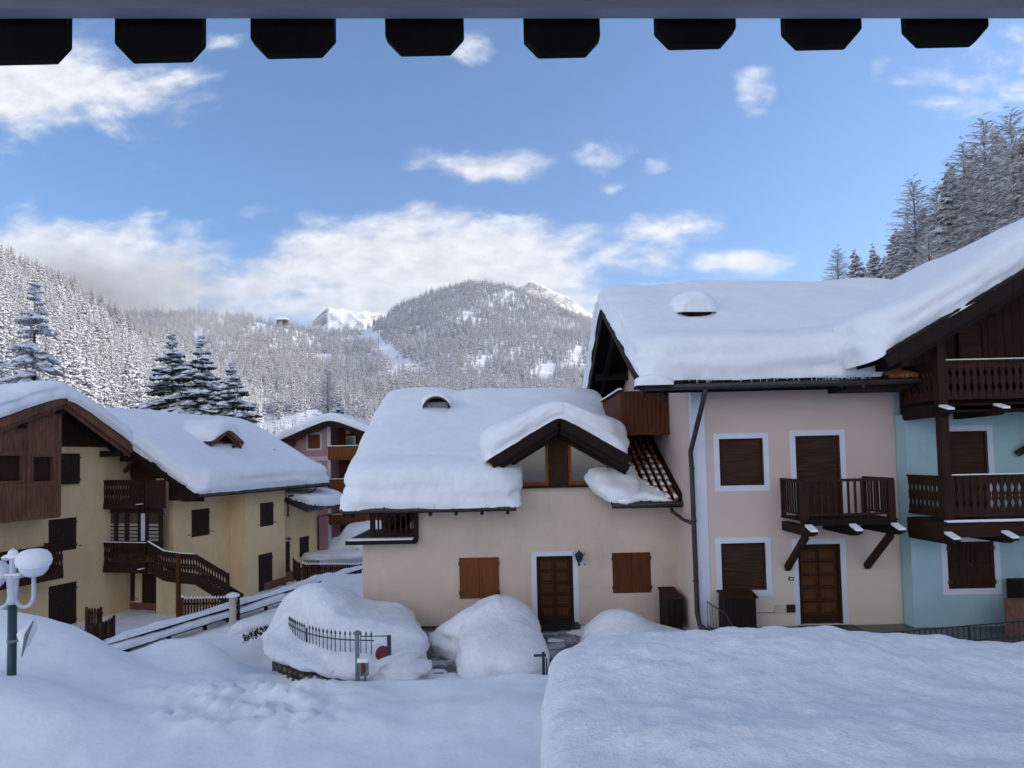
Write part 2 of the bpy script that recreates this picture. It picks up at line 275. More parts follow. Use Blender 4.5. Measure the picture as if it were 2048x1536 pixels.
# ------------------------------------------------------------------ snow lying on things
def sdf_poly(X, Y, poly):
    d = np.full(X.shape, 1e9); ins = np.zeros(X.shape, bool); n = len(poly)
    for i in range(n):
        ax, ay = poly[i]; bx, by = poly[(i+1) % n]; ex, ey = bx-ax, by-ay
        t = np.clip(((X-ax)*ex+(Y-ay)*ey)/(ex*ex+ey*ey+1e-12), 0, 1)
        d = np.minimum(d, np.hypot(X-ax-ex*t, Y-ay-ey*t))
        c = ((ay > Y) != (by > Y)) & (X < (bx-ax)*(Y-ay)/(by-ay+1e-12)+ax); ins ^= c
    return np.where(ins, d, -d)
def blur(A, k):
    for _ in range(k):
        P = np.pad(A, 1, mode='edge')
        A = (P[:-2, 1:-1]+P[2:, 1:-1]+P[1:-1, :-2]+P[1:-1, 2:]+4*A)/8
    return A
def snow_mass(name, poly, base, T, rw=.35, rt=.5, bulge=.08, cell=.06, parent=None, xf=None, mat=None, wob=.06, soft=6, strata=.03, wallf=.76, lump=.05, seed=1, holes=(), under=.0, fine=.02, grain=0, core=True):
    P = np.array(poly); x0, y0 = P.min(0)-cell*3; x1, y1 = P.max(0)+cell*3
    xs = np.arange(x0, x1, cell); ys = np.arange(y0, y1, cell); X, Y = np.meshgrid(xs, ys, indexing='ij')
    D = sdf_poly(X, Y, poly)
    for h in holes: D = np.minimum(D, -sdf_poly(X, Y, h))
    D = blur(D, soft)+wob*fbm(X*1.3, Y*1.3, seed, 3, seed)
    if core and D.size < 400000:
        Dm = blur(D, 45); D = np.where(D > 0, D+(Dm-D)*sst(D/(rw+rt*.5)), D)
    gx, gy = np.gradient(D, cell); g = np.hypot(gx, gy)+1e-6; gx, gy = gx/g, gy/g
    keep = D > -cell*.55; Ds = np.maximum(D, 0); X0, Y0 = X.copy(), Y.copy()
    snap = keep & (D < cell*.55); X0[snap] -= (gx*D)[snap]; Y0[snap] -= (gy*D)[snap]; Ds[snap] = 0
    q = np.clip(Ds/rw, 0, 1); a = np.clip((Ds-rw)/rt, 0, 1)*(math.pi/2)
    h = np.where(Ds < rw, wallf*q, wallf+(1-wallf)*np.sin(a))
    R = rw+rt
    want = np.where(Ds < rw, -bulge*np.sin(math.pi*np.clip(q*.75+.1, 0, 1)), -bulge*np.sin(math.pi*.85)*np.cos(a)+R*(1-np.cos(a)))
    want = np.where(Ds >= R, Ds, want)
    t = T(X0, Y0) if callable(T) else T
    H = h*t
    inner = 1-np.clip(Ds/R, 0, 1)
    st = 3.0*strata*(vn(H*5.5+vn(X0*.5, Y0*.5, seed)*.6, X0*.22, Y0*.22, seed+5)+.55*vn(H*11, X0*.7, Y0*.7, seed+7))*np.sin(math.pi*np.clip(h, 0, 1))**.5*np.where(Ds < R, 1, 0)
    rough = fine*(fbm(X0*7, Y0*7, H*7, 3, seed+9))*np.clip(inner*1.4, 0, 1)*np.where(h > 0, 1, 0)
    off = (want-Ds)*np.clip(g*1.7-.35, 0, 1)+st*inner+rough
    XX = X0+gx*off; YY = Y0+gy*off
    B = base(X0, Y0); Z = B+H*(1+lump*fbm(X0*.55, Y0*.55, seed, 3, seed+3))+fine*.5*fbm(X0*5, Y0*5, 3, 2, seed+4)*np.clip(h, 0, 1)*np.clip(inner, .0, 1)
    if grain: Z = Z+grain*fbm(X0*4, Y0*4, 1, 4, seed+11)*np.clip(h*2-1, 0, 1)
    Z = np.where(Ds <= 0, B-under, Z)
    if xf is not None: WX, WY = xf(XX, YY)
    else: WX, WY = XX, YY
    idx = -np.ones(X.shape, int); idx[keep] = np.arange(keep.sum())
    Q = np.stack([idx[:-1, :-1], idx[1:, :-1], idx[1:, 1:], idx[:-1, 1:]], -1).reshape(-1, 4); Q = Q[(Q >= 0).all(1)]
    V = np.stack([WX[keep], WY[keep], Z[keep]], 1)
    c = (V[Q[:, 1]]-V[Q[:, 0]]); e = (V[Q[:, 2]]-V[Q[:, 0]])
    if np.cross(c, e)[:, 2].mean() < 0: Q = Q[:, ::-1]
    return link_mesh(name, V, Q, mat or SNOWR, None, parent, True)
def patch(name, pts, mat, parent, smooth=True):          # grid of 3D points -> sheet
    A = np.array(pts, float); n, m = A.shape[:2]; I = np.arange(n*m).reshape(n, m)
    Q = np.stack([I[:-1, :-1], I[1:, :-1], I[1:, 1:], I[:-1, 1:]], -1).reshape(-1, 4)
    V = A.reshape(-1, 3); nz = np.cross(V[Q[:, 1]]-V[Q[:, 0]], V[Q[:, 2]]-V[Q[:, 0]])[:, 2].mean()
    if nz < 0: Q = Q[:, ::-1]
    return link_mesh(name, V, Q, mat, None, parent, smooth)

# ------------------------------------------------------------------ building parts
def wall_open(mb, F, u0, u1, z0, z1, opens=(), depth=.16, d=0, m=0, ztop=None):
    us = sorted({u0, u1, *[o[0] for o in opens], *[o[2] for o in opens]}); us = [u for u in us if u0 <= u <= u1]
    zs = sorted({z0, z1, *[o[1] for o in opens], *[o[3] for o in opens]}); zs = [z for z in zs if z0 <= z <= z1]
    for i in range(len(us)-1):
        for j in range(len(zs)-1):
            a, b, c, e = us[i], us[i+1], zs[j], zs[j+1]; mu, mz = (a+b)/2, (c+e)/2
            if any(o[0] < mu < o[2] and o[1] < mz < o[3] for o in opens): continue
            if ztop and j == len(zs)-2: q = [F.p(a, c, d), F.p(b, c, d), F.p(b, ztop(b), d), F.p(a, ztop(a), d)]
            else: q = [F.p(a, c, d), F.p(b, c, d), F.p(b, e, d), F.p(a, e, d)]
            mb.add(q, [(0, 1, 2, 3)], m)
    for (a, c, b, e) in opens:
        for q in ([F.p(a, c, d), F.p(a, e, d), F.p(a, e, d-depth), F.p(a, c, d-depth)], [F.p(b, c, d), F.p(b, c, d-depth), F.p(b, e, d-depth), F.p(b, e, d)],
                  [F.p(a, e, d), F.p(b, e, d), F.p(b, e, d-depth), F.p(a, e, d-depth)], [F.p(a, c, d), F.p(a, c, d-depth), F.p(b, c, d-depth), F.p(b, c, d)],
                  [F.p(a, c, d-depth), F.p(a, e, d-depth), F.p(b, e, d-depth), F.p(b, c, d-depth)]): mb.add(q, [(0, 1, 2, 3)], m)
def trim(F, r, w, d, mat, parent, bottom=True, wt=None, name='frame'):
    a, c, b, e = r; mb = MB(); wt = wt or w
    mb.fbox(F, a-w, a, c-(w if bottom else 0), e+wt, d-.04, d+.012); mb.fbox(F, b, b+w, c-(w if bottom else 0), e+wt, d-.04, d+.012)
    mb.fbox(F, a, b, e, e+wt, d-.04, d+.010)
    if bottom: mb.fbox(F, a, b, c-w, c, d-.04, d+.010)
    return mb.build(name, mat, parent)
def roller(F, r, d, parent, label=None, m=None):
    a, c, b, e = r; mb = MB(); w = .045
    mb.fbox(F, a, a+w, c, e, d-.14, d-.05); mb.fbox(F, b-w, b, c, e, d-.14, d-.05); mb.fbox(F, a+w, b-w, e-w, e, d-.14, d-.055)
    win = mb.build('window', WM, parent, **({'label': label} if label else {}))
    s = MB(); z = c; h = .048
    while z < e-w-.001:
        z1 = min(z+h, e-w); s.fbox(F, a+w, b-w, z, z1-.008, d-.13, d-.085); s.fbox(F, a+w, b-w, z1-.008, z1, d-.13, d-.097); z = z1
    s.build('roller_shutter', m or SLAT, win); return win
def shutters(F, r, d, parent, mat, louver=False, panel=False, label=None, frame=True):
    a, c, b, e = r; win = MB(); w = .04
    if frame: win.fbox(F, a, b, c, e, d-.12, d-.06)
    else: win.fbox(F, a+.02, b-.02, c+.02, e-.02, d-.10, d-.03)
    win = win.build('window', WD, parent, **({'label': label} if label else {})); mid = (a+b)/2
    for s, (p, q) in enumerate(((a+.005, mid-.006), (mid+.006, b-.005))):
        mb = MB(); d0, d1 = (d-.05, d+.0) if frame else (d, d+.045)
        if louver or panel:
            st = .09
            mb.fbox(F, p, p+st, c, e, d0, d1); mb.fbox(F, q-st, q, c, e, d0, d1)
            zz = [c, c+st, (c+e)/2-.035, (c+e)/2+.035, e-st, e]
            for k in (0, 2, 4): mb.fbox(F, p+st, q-st, zz[k], zz[k+1], d0, d1-.003)
            for (lo, hi) in ((zz[1], zz[2]), (zz[3], zz[4])):
                if louver:
                    z = lo
                    while z < hi-.01: mb.fbox(F, p+st, q-st, z, min(z+.035, hi), d0+.01, d1-.016); z += .045
                mb.fbox(F, p+st, q-st, lo, hi, d0+.005, d1-.024 if louver else d1-.014)
        else:
            n = max(2, int((q-p)/.11)); bw = (q-p)/n
            for k in range(n): mb.fbox(F, p+k*bw, p+(k+1)*bw-.008, c, e, d0, d1)
            for z in (c+.14*(e-c), e-.14*(e-c)): mb.fbox(F, p+.02, q-.02, z-.04, z+.04, d1, d1+.012)
        sh = mb.build('shutter', mat, win)
        hu = p if s == 0 else q
        for z in (c+.14*(e-c), e-.14*(e-c)):
            s1 = 1 if s == 0 else -1; hn = MB()
            hn.fbox(F, min(hu, hu+s1*.10), max(hu, hu+s1*.10), z-.02, z+.02, d1+.012, d1+.02); hn.fbox(F, hu-.025, hu+.025, z-.05, z+.05, d1+.002, d1+.024); hn.build('hinge', IRON, sh)
        if s == 1: hn = MB(); hn.fbox(F, mid-.02, mid+.02, (c+e)/2-.03, (c+e)/2+.03, d1+.002, d1+.02); hn.build('latch', IRON, win)
    return win
def panel_door(F, r, d, parent, mat, pmat, rows=5, name='door'):
    a, c, b, e = r; mb = MB(); mb.fbox(F, a, b, c, e, d-.15, d-.10); w = b-a; h = e-c; fr = .05
    mb.fbox(F, a, a+fr, c, e, d-.10, d-.03); mb.fbox(F, b-fr, b, c, e, d-.10, d-.03); mb.fbox(F, a+fr, b-fr, e-fr, e, d-.10, d-.032)
    door = mb.build(name, mat, parent); pm = MB(); top, bot = e-.13, c+.22; ph = (top-bot)/rows; pw = (w-2*.13-.09)/2
    for i in range(rows):
        for j in range(2):
            ua = a+.13+j*(pw+.09); za = bot+i*ph
            z0, z1 = za+.045, za+ph-.045
            pm.hexa([F.p(ua, z0, d-.10), F.p(ua+pw, z0, d-.10), F.p(ua+pw, z1, d-.10), F.p(ua, z1, d-.10),
                     F.p(ua+.05, z0+.05, d-.06), F.p(ua+pw-.05, z0+.05, d-.06), F.p(ua+pw-.05, z1-.05, d-.06), F.p(ua+.05, z1-.05, d-.06)])
            for (x0, x1, y0, y1) in ((ua-.02, ua+pw+.02, z0-.02, z0), (ua-.02, ua+pw+.02, z1, z1+.02), (ua-.02, ua, z0, z1), (ua+pw, ua+pw+.02, z0, z1)): pm.fbox(F, x0, x1, y0, y1, d-.10, d-.078)
    pm.build('panel', pmat, door)
    return door
def handle(F, u, z, d, parent):
    h = MB(); h.fbox(F, u-.02, u+.02, z-.11, z+.07, d, d+.012); h.fbox(F, u-.012, u+.012, z+.02, z+.044, d+.012, d+.05); h.fbox(F, u-.012, u+.11, z+.022, z+.042, d+.05, d+.066)
    h.build('handle', IRON, parent)
def baluster_board(w, h, n=2):           # outline of a fretted balcony board, half profile
    pr = []; K = 14
    for i in range(K+1):
        t = i/K; x = w/2
        x -= .30*w*max(0, math.sin((t-.16)/.28*math.pi))**1.3 if .16 < t < .44 else 0
        x -= .12*w*max(0, math.sin((t-.46)/.08*math.pi)) if .46 < t < .54 else 0
        x -= .30*w*max(0, math.sin((t-.56)/.28*math.pi))**1.3 if .56 < t < .84 else 0
        pr.append((x, t*h))
    return [(x, z) for x, z in pr]+[(-x, z) for x, z in reversed(pr)]
def fret_rail(F, u0, u1, zt0, zt1, h, d, parent, mat, mtop, bw=.17, snow=False, name='railing', gap=.012, solid=False, thick=.03):
    rl = MB(); rl.beam(F.p(u0, zt0, d), F.p(u1, zt1, d), .10, .05); r = rl.build(name, mtop, parent); rl = MB(); rl.beam(F.p(u0, zt0-h, d), F.p(u1, zt1-h, d), .06, .07); rl.build('bottom_rail', mtop, r); n = max(1, round(abs(u1-u0)/bw)); st = (u1-u0)/n
    for k in range(n):
        uc = u0+st*(k+.5); zb = zt0+(zt1-zt0)*(k+.5)/n-h; sl = (zt1-zt0)/(u1-u0)
        pts = [F.p(uc+x, zb+z+sl*x, d-thick/2) for x, z in baluster_board(abs(st)-gap, h-.02)]
        mb = MB(); mb.prism(pts, np.array(F.n)*thick); mb.build('baluster', mat, r)
    if snow:
        s = MB(); a = Vector(F.p(u0, zt0+.04, d)); b = Vector(F.p(u1, zt1+.04, d)); s.beam(a, b, .10, .035); s.build('snow_cover', SNOW, r, bevel=.012)
    return r
def bar_rail(a, b, h, parent, mat, n, bw=.035, top=.07, name='railing'):
    a = Vector(a); b = Vector(b); rl = MB(); rl.beam(a, b, .09, top); r = rl.build(name, mat, parent); rl = MB(); rl.beam(a-Vector((0, 0, h)), b-Vector((0, 0, h)), .05, .05); rl.build('bottom_rail', mat, r)
    for k in range(n):
        p = a+(b-a)*((k+.5)/n); mb = MB(); mb.beam(p-Vector((0, 0, h-.02)), p-Vector((0, 0, top/2)), bw, bw, up=(b-a)); mb.build('baluster', mat, r)
    return r
def gutter(pts, r, parent, mat=None, brackets=.9):
    pts = [Vector(p) for p in pts]; mb = MB(); mb.tube(pts, r, 10)
    for i in range(len(pts)-1):
        L = (pts[i+1]-pts[i]).length; n = int(L/brackets); t = (pts[i+1]-pts[i]).normalized()
        for k in range(n): c = pts[i]+t*(k+.5)*brackets; mb.tube([c-t*.015, c+t*.015], r*1.22, 10)
    return mb.build('gutter', mat or METAL, parent)
def tile_edge(a, b, mb, w=.19, m=0, r=.075, depth=(0, .3, .12)):        # row of curved tile ends along an eave
    a = Vector(a); b = Vector(b); n = int((b-a).length/w); dv = Vector(depth)
    for k in range(n):
        c = a+(b-a)*((k+.5)/n); t = (b-a).normalized(); pts = []
        for j in range(7):
            an = math.pi*j/6; pts.append(c+t*math.cos(an)*r+Vector((0, 0, 1))*math.sin(an)*r)
        for j in range(6, -1, -1):
            an = math.pi*j/6; pts.append(c+t*math.cos(an)*(r-.02)+Vector((0, 0, 1))*(math.sin(an)*(r-.02)))
        mb.prism(pts, dv, m)
def icicles(a, b, n, parent, seed=1, lmax=.25):
    rd = random.Random(seed); a = Vector(a); b = Vector(b); mb = MB()
    for k in range(n):
        p = a+(b-a)*rd.random(); l = lmax*(.2+.8*rd.random()**2); mb.tube([p+Vector((0, 0, .03)), p-Vector((0, 0, l*.5)), p-Vector((0, 0, l))], [.014, .008, .001], 5, cap=False)
    o = mb.build('icicles', ICE, parent, smooth=True); o['kind'] = 'stuff'; return o
ICE = flat('ice', (.55, .62, .72), .15)

# ------------------------------------------------------------------ ground
def rail_side(X, Y): return (X+14.5)*12-(Y-24)*7.0     # <0: yard side of the timber guardrail
def gheight(X, Y):
    X = np.asarray(X, float); Y = np.asarray(Y, float)
    z = np.full(X.shape, .28)
    drop = sst((Y-12.8)/7.5)*sst((-X-4.3)/1.6)
    z = z-1.15*drop
    far = sst((Y-31)/22)*sst((-X-2)/4); z = z+.55*far
    rd_ = rail_side(X, Y)/13.9; z = z-.95*np.exp(-(np.maximum(rd_, 0)/2.6)**2)*sst((Y-17.5)/4)*sst((40-Y)/4)*sst((-X-4.6)/1.0)
    yard = sst(-rail_side(X, Y)/22)*sst((Y-19)/5)*sst((-X-4)/3)*(1-sst((Y-44)/6)*sst((X+24)/8)); z = np.where(yard > 0, z*(1-yard)+(-1.95)*yard, z)
    z = z-.38*sst((Y-14.2)/.6)*sst((X+4.2)/1.2)          # forecourt of the peach and pink houses
    z = z+.30*sst((X-4.6)/.6)*sst((Y-15.4)/.5)
    g = lambda cx, cy, sx, sy, h: h*np.exp(-(((X-cx)/sx)**2+((Y-cy)/sy)**2)**1.3)
    z = z+g(-11.2, 14.9, 2.5, 1.6, 1.42)+g(-9.6, 11.6, 2.2, 1.3, .95)+g(-8.7, 17.2, 1.15, 1.1, .95)+g(-14.5, 12, 3.5, 4, 1.1)
    z = z+g(-8.3, 23.5, 1.2, 2.2, .45)+g(-5.2, 24.5, .9, 3.0, .9)+g(-6.9, 21.3, .9, .9, .5)
    z = z+g(-5.5, 13.3, 2.4, .7, .16)+.10*g(0, 12, 5, .8, 1)-g(-5.75, 15.25, .65, .5, .75)-g(-4.7, 14.95, 1.0, .32, .42)
    z = z+g(-6.5, 44, 2.2, 2.0, .9)+g(-9.4, 40.5, 1.6, 1.2, .7)
    lum = fbm(X*.45, Y*.45, 0, 3, 3)*.07+fbm(X*1.6, Y*1.6, 0, 4, 8)*.032*(1+1.5*sst((13.8-np.abs(Y-13.2)-12.6)/1)*sst((-X-2)/2))
    near = 1-sst((np.hypot(X, Y)-60)/40)
    z = z+lum*near
    churn = sst(1.3-np.abs(X+5.1)/2.0)*sst(1.3-np.abs(Y-12.7)/1.3); z = z+churn*.24*np.abs(fbm(X*3.4, Y*3.4, 0, 4, 21))
    return z
def build_ground():
    def axis(lo, a, b, hi, st):
        c = np.arange(a, b+1e-6, st); out = []; x = b; s = st
        while x < hi: s *= 1.18; x += s; out.append(x)
        neg = []; x = a; s = st
        while x > lo: s *= 1.18; x -= s; neg.append(x)
        return np.array(neg[::-1]+list(c)+out)
    xs = axis(-4500, -23, 8, 4500, .115); ys = axis(-400, 8, 41, 6000, .115); X, Y = np.meshgrid(xs, ys, indexing='ij')
    Z = gheight(X, Y)
    I = np.arange(X.size).reshape(X.shape); Q = np.stack([I[:-1, :-1], I[1:, :-1], I[1:, 1:], I[:-1, 1:]], -1).reshape(-1, 4)
    o = link_mesh('ground', np.stack([X, Y, Z], -1).reshape(-1, 3), Q, SNOW, None, None, True); tag(o, kind='structure')
build_ground()
def gz(x, y): return float(gheight(np.array([x]), np.array([y]))[0])
# ------------------------------------------------------------------ pink and mint row houses on the right
FP = Fr((0, 17.6), (1, 0)); FM = Fr((0, 17.15), (1, 0)); FE = Fr((0, 19.8), (1, 0))
XL = FP.uz(1389, 1000)[0]; XM = FP.uz(1796, 1000)[0]; ZT = .36           # left corner, mint joint, terrace level
XM2 = FM.uz(1817, 1000)[0]
SP = .52; RIDGE_Y, EAVE_Y = 23.6, 16.55; EZ = at(1540, 766, EAVE_Y)[2]
def zp(y): return EZ+SP*(np.minimum(y, 2*RIDGE_Y-y)-EAVE_Y)
RXL = at(1292, 765, EAVE_Y)[0]; RXR = at(1880, 742, EAVE_Y)[0]
pink = empty('pink_house', (XL, 17.6, 0), 'tall pink plastered house with white window surrounds, corner strip and one small dark balcony', 'house')
r_w1 = FP.rect(1439, 877, 1527, 971); r_w2 = FP.rect(1443, 1086, 1532, 1181)
r_bd = FP.rect(1593, 871, 1682, 1035); r_d = FP.rect(1598, 1088, 1683, 1243); r_d = (r_d[0], ZT, r_d[2], r_d[3])
r_bd = (r_bd[0], FP.uz(1640, 1040)[1], r_bd[2], r_bd[3])
def plaster_mix(name, c_low, c_high, z0, z1):     # house wall painted cream below, pink above, washed into each other
    m, nt, b = base_mat(name, .88); g = N(nt, 'ShaderNodeNewGeometry'); sp = N(nt, 'ShaderNodeSeparateXYZ'); nt.links.new(g.outputs['Position'], sp.inputs[0])
    tc = N(nt, 'ShaderNodeTexCoord'); n1 = N(nt, 'ShaderNodeTexNoise', i_Scale=.9, i_Detail=5.0); n2 = N(nt, 'ShaderNodeTexNoise', i_Scale=28.0, i_Detail=3.0)
    for n in (n1, n2): nt.links.new(tc.outputs['Object'], n.inputs['Vector'])
    mr = N(nt, 'ShaderNodeMapRange', interpolation_type='SMOOTHSTEP'); mr.inputs[1].default_value = z0; mr.inputs[2].default_value = z1
    nt.links.new(M2(nt, 'ADD', sp.outputs[2], M2(nt, 'MULTIPLY', n1.outputs[0], .9)), mr.inputs[0])
    mx = N(nt, 'ShaderNodeMix', data_type='RGBA'); nt.links.new(mr.outputs[0], mx.inputs[0]); mx.inputs[6].default_value = (*c_low, 1); mx.inputs[7].default_value = (*c_high, 1)
    m3 = N(nt, 'ShaderNodeMix', data_type='RGBA', blend_type='MULTIPLY'); m3.inputs[0].default_value = 1; nt.links.new(mx.outputs[2], m3.inputs[6])
    nt.links.new(ramp(nt, n1.outputs[0], [(.3, (.93, .93, .93)), (.7, (1, 1, 1))]), m3.inputs[7]); nt.links.new(m3.outputs[2], b.inputs['Base Color'])
    bump(nt, b, n2.outputs[0], .5, .012); b.inputs['Specular IOR Level'].default_value = .25; return m
PINKW = plaster_mix('pink_to_cream_plaster', (.68, .585, .47), (.62, .47, .43), 1.2, 4.2)
w = MB(); FS = Fr((XL, 17.6), (0, -1)); FS.n = np.array((-1., 0, 0))
wall_open(w, FP, XL, XM, -.2, EZ+.35, [r_w1, r_w2, r_bd, r_d], .17)
# left side wall rising to the gable, and the back
ys = [17.6, 20.6, RIDGE_Y, 26.6, 29.6]
w.add([(XL, y, -.3) for y in ys]+[(XL, y, float(zp(y))-.02) for y in ys], [(i+1, i, i+5, i+6) for i in range(4)])
w.add([(XL, 29.6, -.3), (XM+5, 29.6, -.3), (XM+5, 29.6, EZ+.3), (XL, 29.6, EZ+.3)], [(1, 0, 3, 2)])
w.build('wall', PINKW, pink)
m = MB(); m.fbox(FP, XL-.012, FP.uz(1414, 1000)[0], ZT, EZ+.3, -.2, .025); m.build('corner_strip', WHITE, pink)
win = roller(FP, r_w1, 0, pink); trim(FP, r_w1, .15, 0, WHITE, win)
win = roller(FP, r_w2, 0, pink); trim(FP, r_w2, .15, 0, WHITE, win)
win = roller(FP, r_bd, 0, pink, 'tall balcony window with closed roller shutter'); trim(FP, r_bd, .15, 0, WHITE, win, bottom=False)
DPAN = wood('door_panel_wood', (.045, .016, .006), (.13, .047, .014))
dr = panel_door(FP, r_d, 0, pink, WM, DPAN); trim(FP, r_d, .15, 0, WHITE, dr, bottom=False); handle(FP, r_d[0]+.10, 1.35, -.08, dr)
m = MB(); r = FP.rect(1577, 1154, 1587, 1161); m.fbox(FP, *[r[0], r[2], r[1], r[3]], 0, .02); b_ = m.build('doorbell', WM, pink); m = MB(); m.fbox(FP, r[0]+.03, r[2]-.03, r[1]+.03, r[3]-.02, .02, .03); m.build('button', WHITE, b_)
r = FP.rect(1549, 1210, 1572, 1225); m = MB(); m.fbox(FP, r[0], r[2], r[1], r[3], 0, .03); m.build('meter_cover', CREAM, pink)
r = FP.rect(1572, 1209, 1590, 1224); m = MB(); m.fbox(FP, r[0], r[2]-.01, r[1], r[3], 0, .05); m.build('vent_box', WM, pink)
m = MB(); m.fbox(FP, FP.uz(1514, 1225)[0], FP.uz(1549, 1225)[0], FP.uz(1530, 1226)[1], FP.uz(1530, 1226)[1]+.015, 0, .015); m.build('pipe', METAL, pink)
r = FP.rect(1580, 1112, 1587, 1122); m = MB(); m.fbox(FP, r[0]-.02, r[2]-.02, r[1], r[3], .0, .02); m.build('number_plate', WHITE, pink)
# roof
rf = MB(); sgn = [(RXL, EAVE_Y), (RXL, RIDGE_Y), (RXL, 2*RIDGE_Y-EAVE_Y)]
rf.prism([(RXL, y, float(zp(y))-.20) for _, y in sgn]+[(RXL, y, float(zp(y))) for _, y in reversed(sgn)], (RXR+6-RXL, 0, 0))
roof = rf.build('roof', WBLK, pink)
m = MB()
for (ya, yb) in ((EAVE_Y+.02, RIDGE_Y), (2*RIDGE_Y-EAVE_Y-.02, RIDGE_Y)):
    m.beam((RXL-.04, ya, float(zp(ya))-.16), (RXL-.04, yb, float(zp(yb))-.16), .07, .30)
    m.beam((RXL+.5, ya, float(zp(ya))-.34), (RXL+.5, yb, float(zp(yb))-.34), .14, .2)
m.build('bargeboard', WD, roof)
for y, dz in ((EAVE_Y+1.15, .4), (20, .38), (RIDGE_Y, .5), (27, .38)): m = MB(); m.beam((RXL+.1, y, float(zp(y))-dz), (XL+.1, y, float(zp(y))-dz), .2, .28); m.build('purlin', WD, roof)
m = MB(); tile_edge((RXL, EAVE_Y-.02, EZ+.02), (RXR, EAVE_Y-.02, EZ+.02), m, .21, 0, .085, (0, .35, .18)); m.build('tile', TILED, roof)
gutter([(RXL-.05, EAVE_Y-.12, EZ-.07), (RXR, EAVE_Y-.12, EZ-.03)], .085, roof)
X9 = at(1757, 700, EAVE_Y)[0]
hx, hy = at(1390, 622, 19.9)[:2]
def Tp(x, y):
    t = np.full(np.shape(x), .92)
    t = t-.34*np.exp(-((x-hx)/.55)**4-((y-hy+.42)/.30)**2); return t+.10*np.exp(-((x-7.3)/1.4)**2-((y-RIDGE_Y)/2)**2)-.10*np.exp(-((x-5.2)/.9)**2-((y-RIDGE_Y)/2)**2)
base_p = lambda x, y: zp(y)-.5*0
snow_mass('snow_cover', [(RXL-.05, EAVE_Y+.03), (RXL-.12, 2*RIDGE_Y-EAVE_Y+.1), (RXR+3, 2*RIDGE_Y-EAVE_Y+.1), (RXR+3, 19.5), (X9+.35, EAVE_Y+.8), (X9+.05, EAVE_Y+.03)], lambda x, y: EZ+.10+SP*(RIDGE_Y-EAVE_Y-np.sqrt((y-RIDGE_Y)**2+.15)), Tp, rw=.42, rt=.75, bulge=.13, cell=.06, parent=roof, seed=2, strata=.05, wob=.05, fine=.016)
# skylight box with a cap of snow standing out of the roof snow
zb = float(zp(hy)); m = MB(); m.box(hx-.46, hx+.46, hy-.2, hy+.6, zb-.1, zb+.90); sk = m.build('roof_hatch', WD, roof, bevel=.02)
snow_mass('snow_cover', [(hx-.58, hy-.36), (hx+.58, hy-.36), (hx+.56, hy+.7), (hx-.56, hy+.7)], lambda x, y: zb+.84+0*x, .74, rw=.25, rt=.3, bulge=.10, cell=.04, parent=sk, seed=4, under=.06)
icicles((at(1620, 760, EAVE_Y)[0], EAVE_Y-.06, EZ+.12), (at(1740, 755, EAVE_Y)[0], EAVE_Y-.06, EZ+.12), 46, roof, 3, .3)
icicles((RXL+.6, EAVE_Y-.06, EZ+.1), (at(1600, 760, EAVE_Y)[0], EAVE_Y-.06, EZ+.1), 30, roof, 5, .12)
# the small lump left on the gutter corner
c = at(1258, 772, EAVE_Y); snow_mass('snow_lump', [(RXL-.28, EAVE_Y-.3), (RXL+.6, EAVE_Y-.3), (RXL+.62, EAVE_Y+.1), (RXL+.2, EAVE_Y+.3), (RXL-.28, EAVE_Y+.2)], lambda x, y: EZ-.02+0*x, .40, rw=.18, rt=.25, bulge=.05, cell=.035, parent=roof, seed=9, wob=.04)
m = MB(); m.box(RXL-.30, RXL+.65, EAVE_Y-.28, EAVE_Y+.1, EZ-.09, EZ-.02); m.build('eave_board', WD, roof)
# downpipe
xd = FP.uz(1386, 1000)[0]; m = MB(); m.tube([(xd+.10, EAVE_Y-.1, EZ-.12), (xd+.10, 16.9, EZ-.6), (xd-.06, 17.45, EZ-1.7), (xd-.04, 17.48, EZ-2.2), (xd-.02, 17.48, .75), (xd+.02, 17.45, .45), (xd+.18, 17.1, .33)], .065, 10)
for z in (1.6, 3.2, 4.6): m.tube([(xd-.03, 17.48, z-.02), (xd-.03, 17.48, z+.02)], .08, 10)
zg = at(1370, 1003, 18.9); m.tube([(xd-.35, 18.75, zg[2]-.02), (xd-.33, 18.6, zg[2]-.25), (xd-.2, 17.9, zg[2]-.42), (xd-.03, 17.5, zg[2]-.5)], .05, 8)
m.build('downpipe', METAL, pink, smooth=True)
# closed timber balcony box on the left gable side
bx0 = at(1243, 830, 20.1)[0]; bz1 = at(1290, 783, 20.1)[2]; bz0 = at(1290, 866, 20.1)[2]
m = MB(); n = 11; bw = (XL-bx0)/n
for k in range(n): m.box(bx0+k*bw, bx0+(k+1)*bw-.012, 20.08, 20.12, bz0, bz1+.02)
for k in range(26): m.box(bx0-.03, bx0+.01, 20.12+k*.15, 20.12+k*.15+.138, bz0, bz1)
m.box(bx0+.02, XL, 20.125, 20.15, bz0, bz1); m.box(bx0+.012, bx0+.04, 20.15, 24, bz0, bz1); m.box(bx0, XL, 20.12, 24, bz0-.02, bz0+.1); m.box(bx0, XL, 20.05, 20.16, bz0-.06, bz0)
bb = m.build('side_balcony', WOX if False else WR, pink, label='closed brown board balcony high on the side wall')
m = MB(); m.beam((bx0-.02, 20.1, bz1+.03), (bx0-.02, 24, bz1+.03), .14, .06); m.build('handrail', WD, bb)
m = MB(); m.beam((bx0-.02, 20.1, bz1+.09), (bx0-.02, 23.9, bz1+.09), .13, .07); m.build('snow_cover', SNOW, bb, bevel=.015)
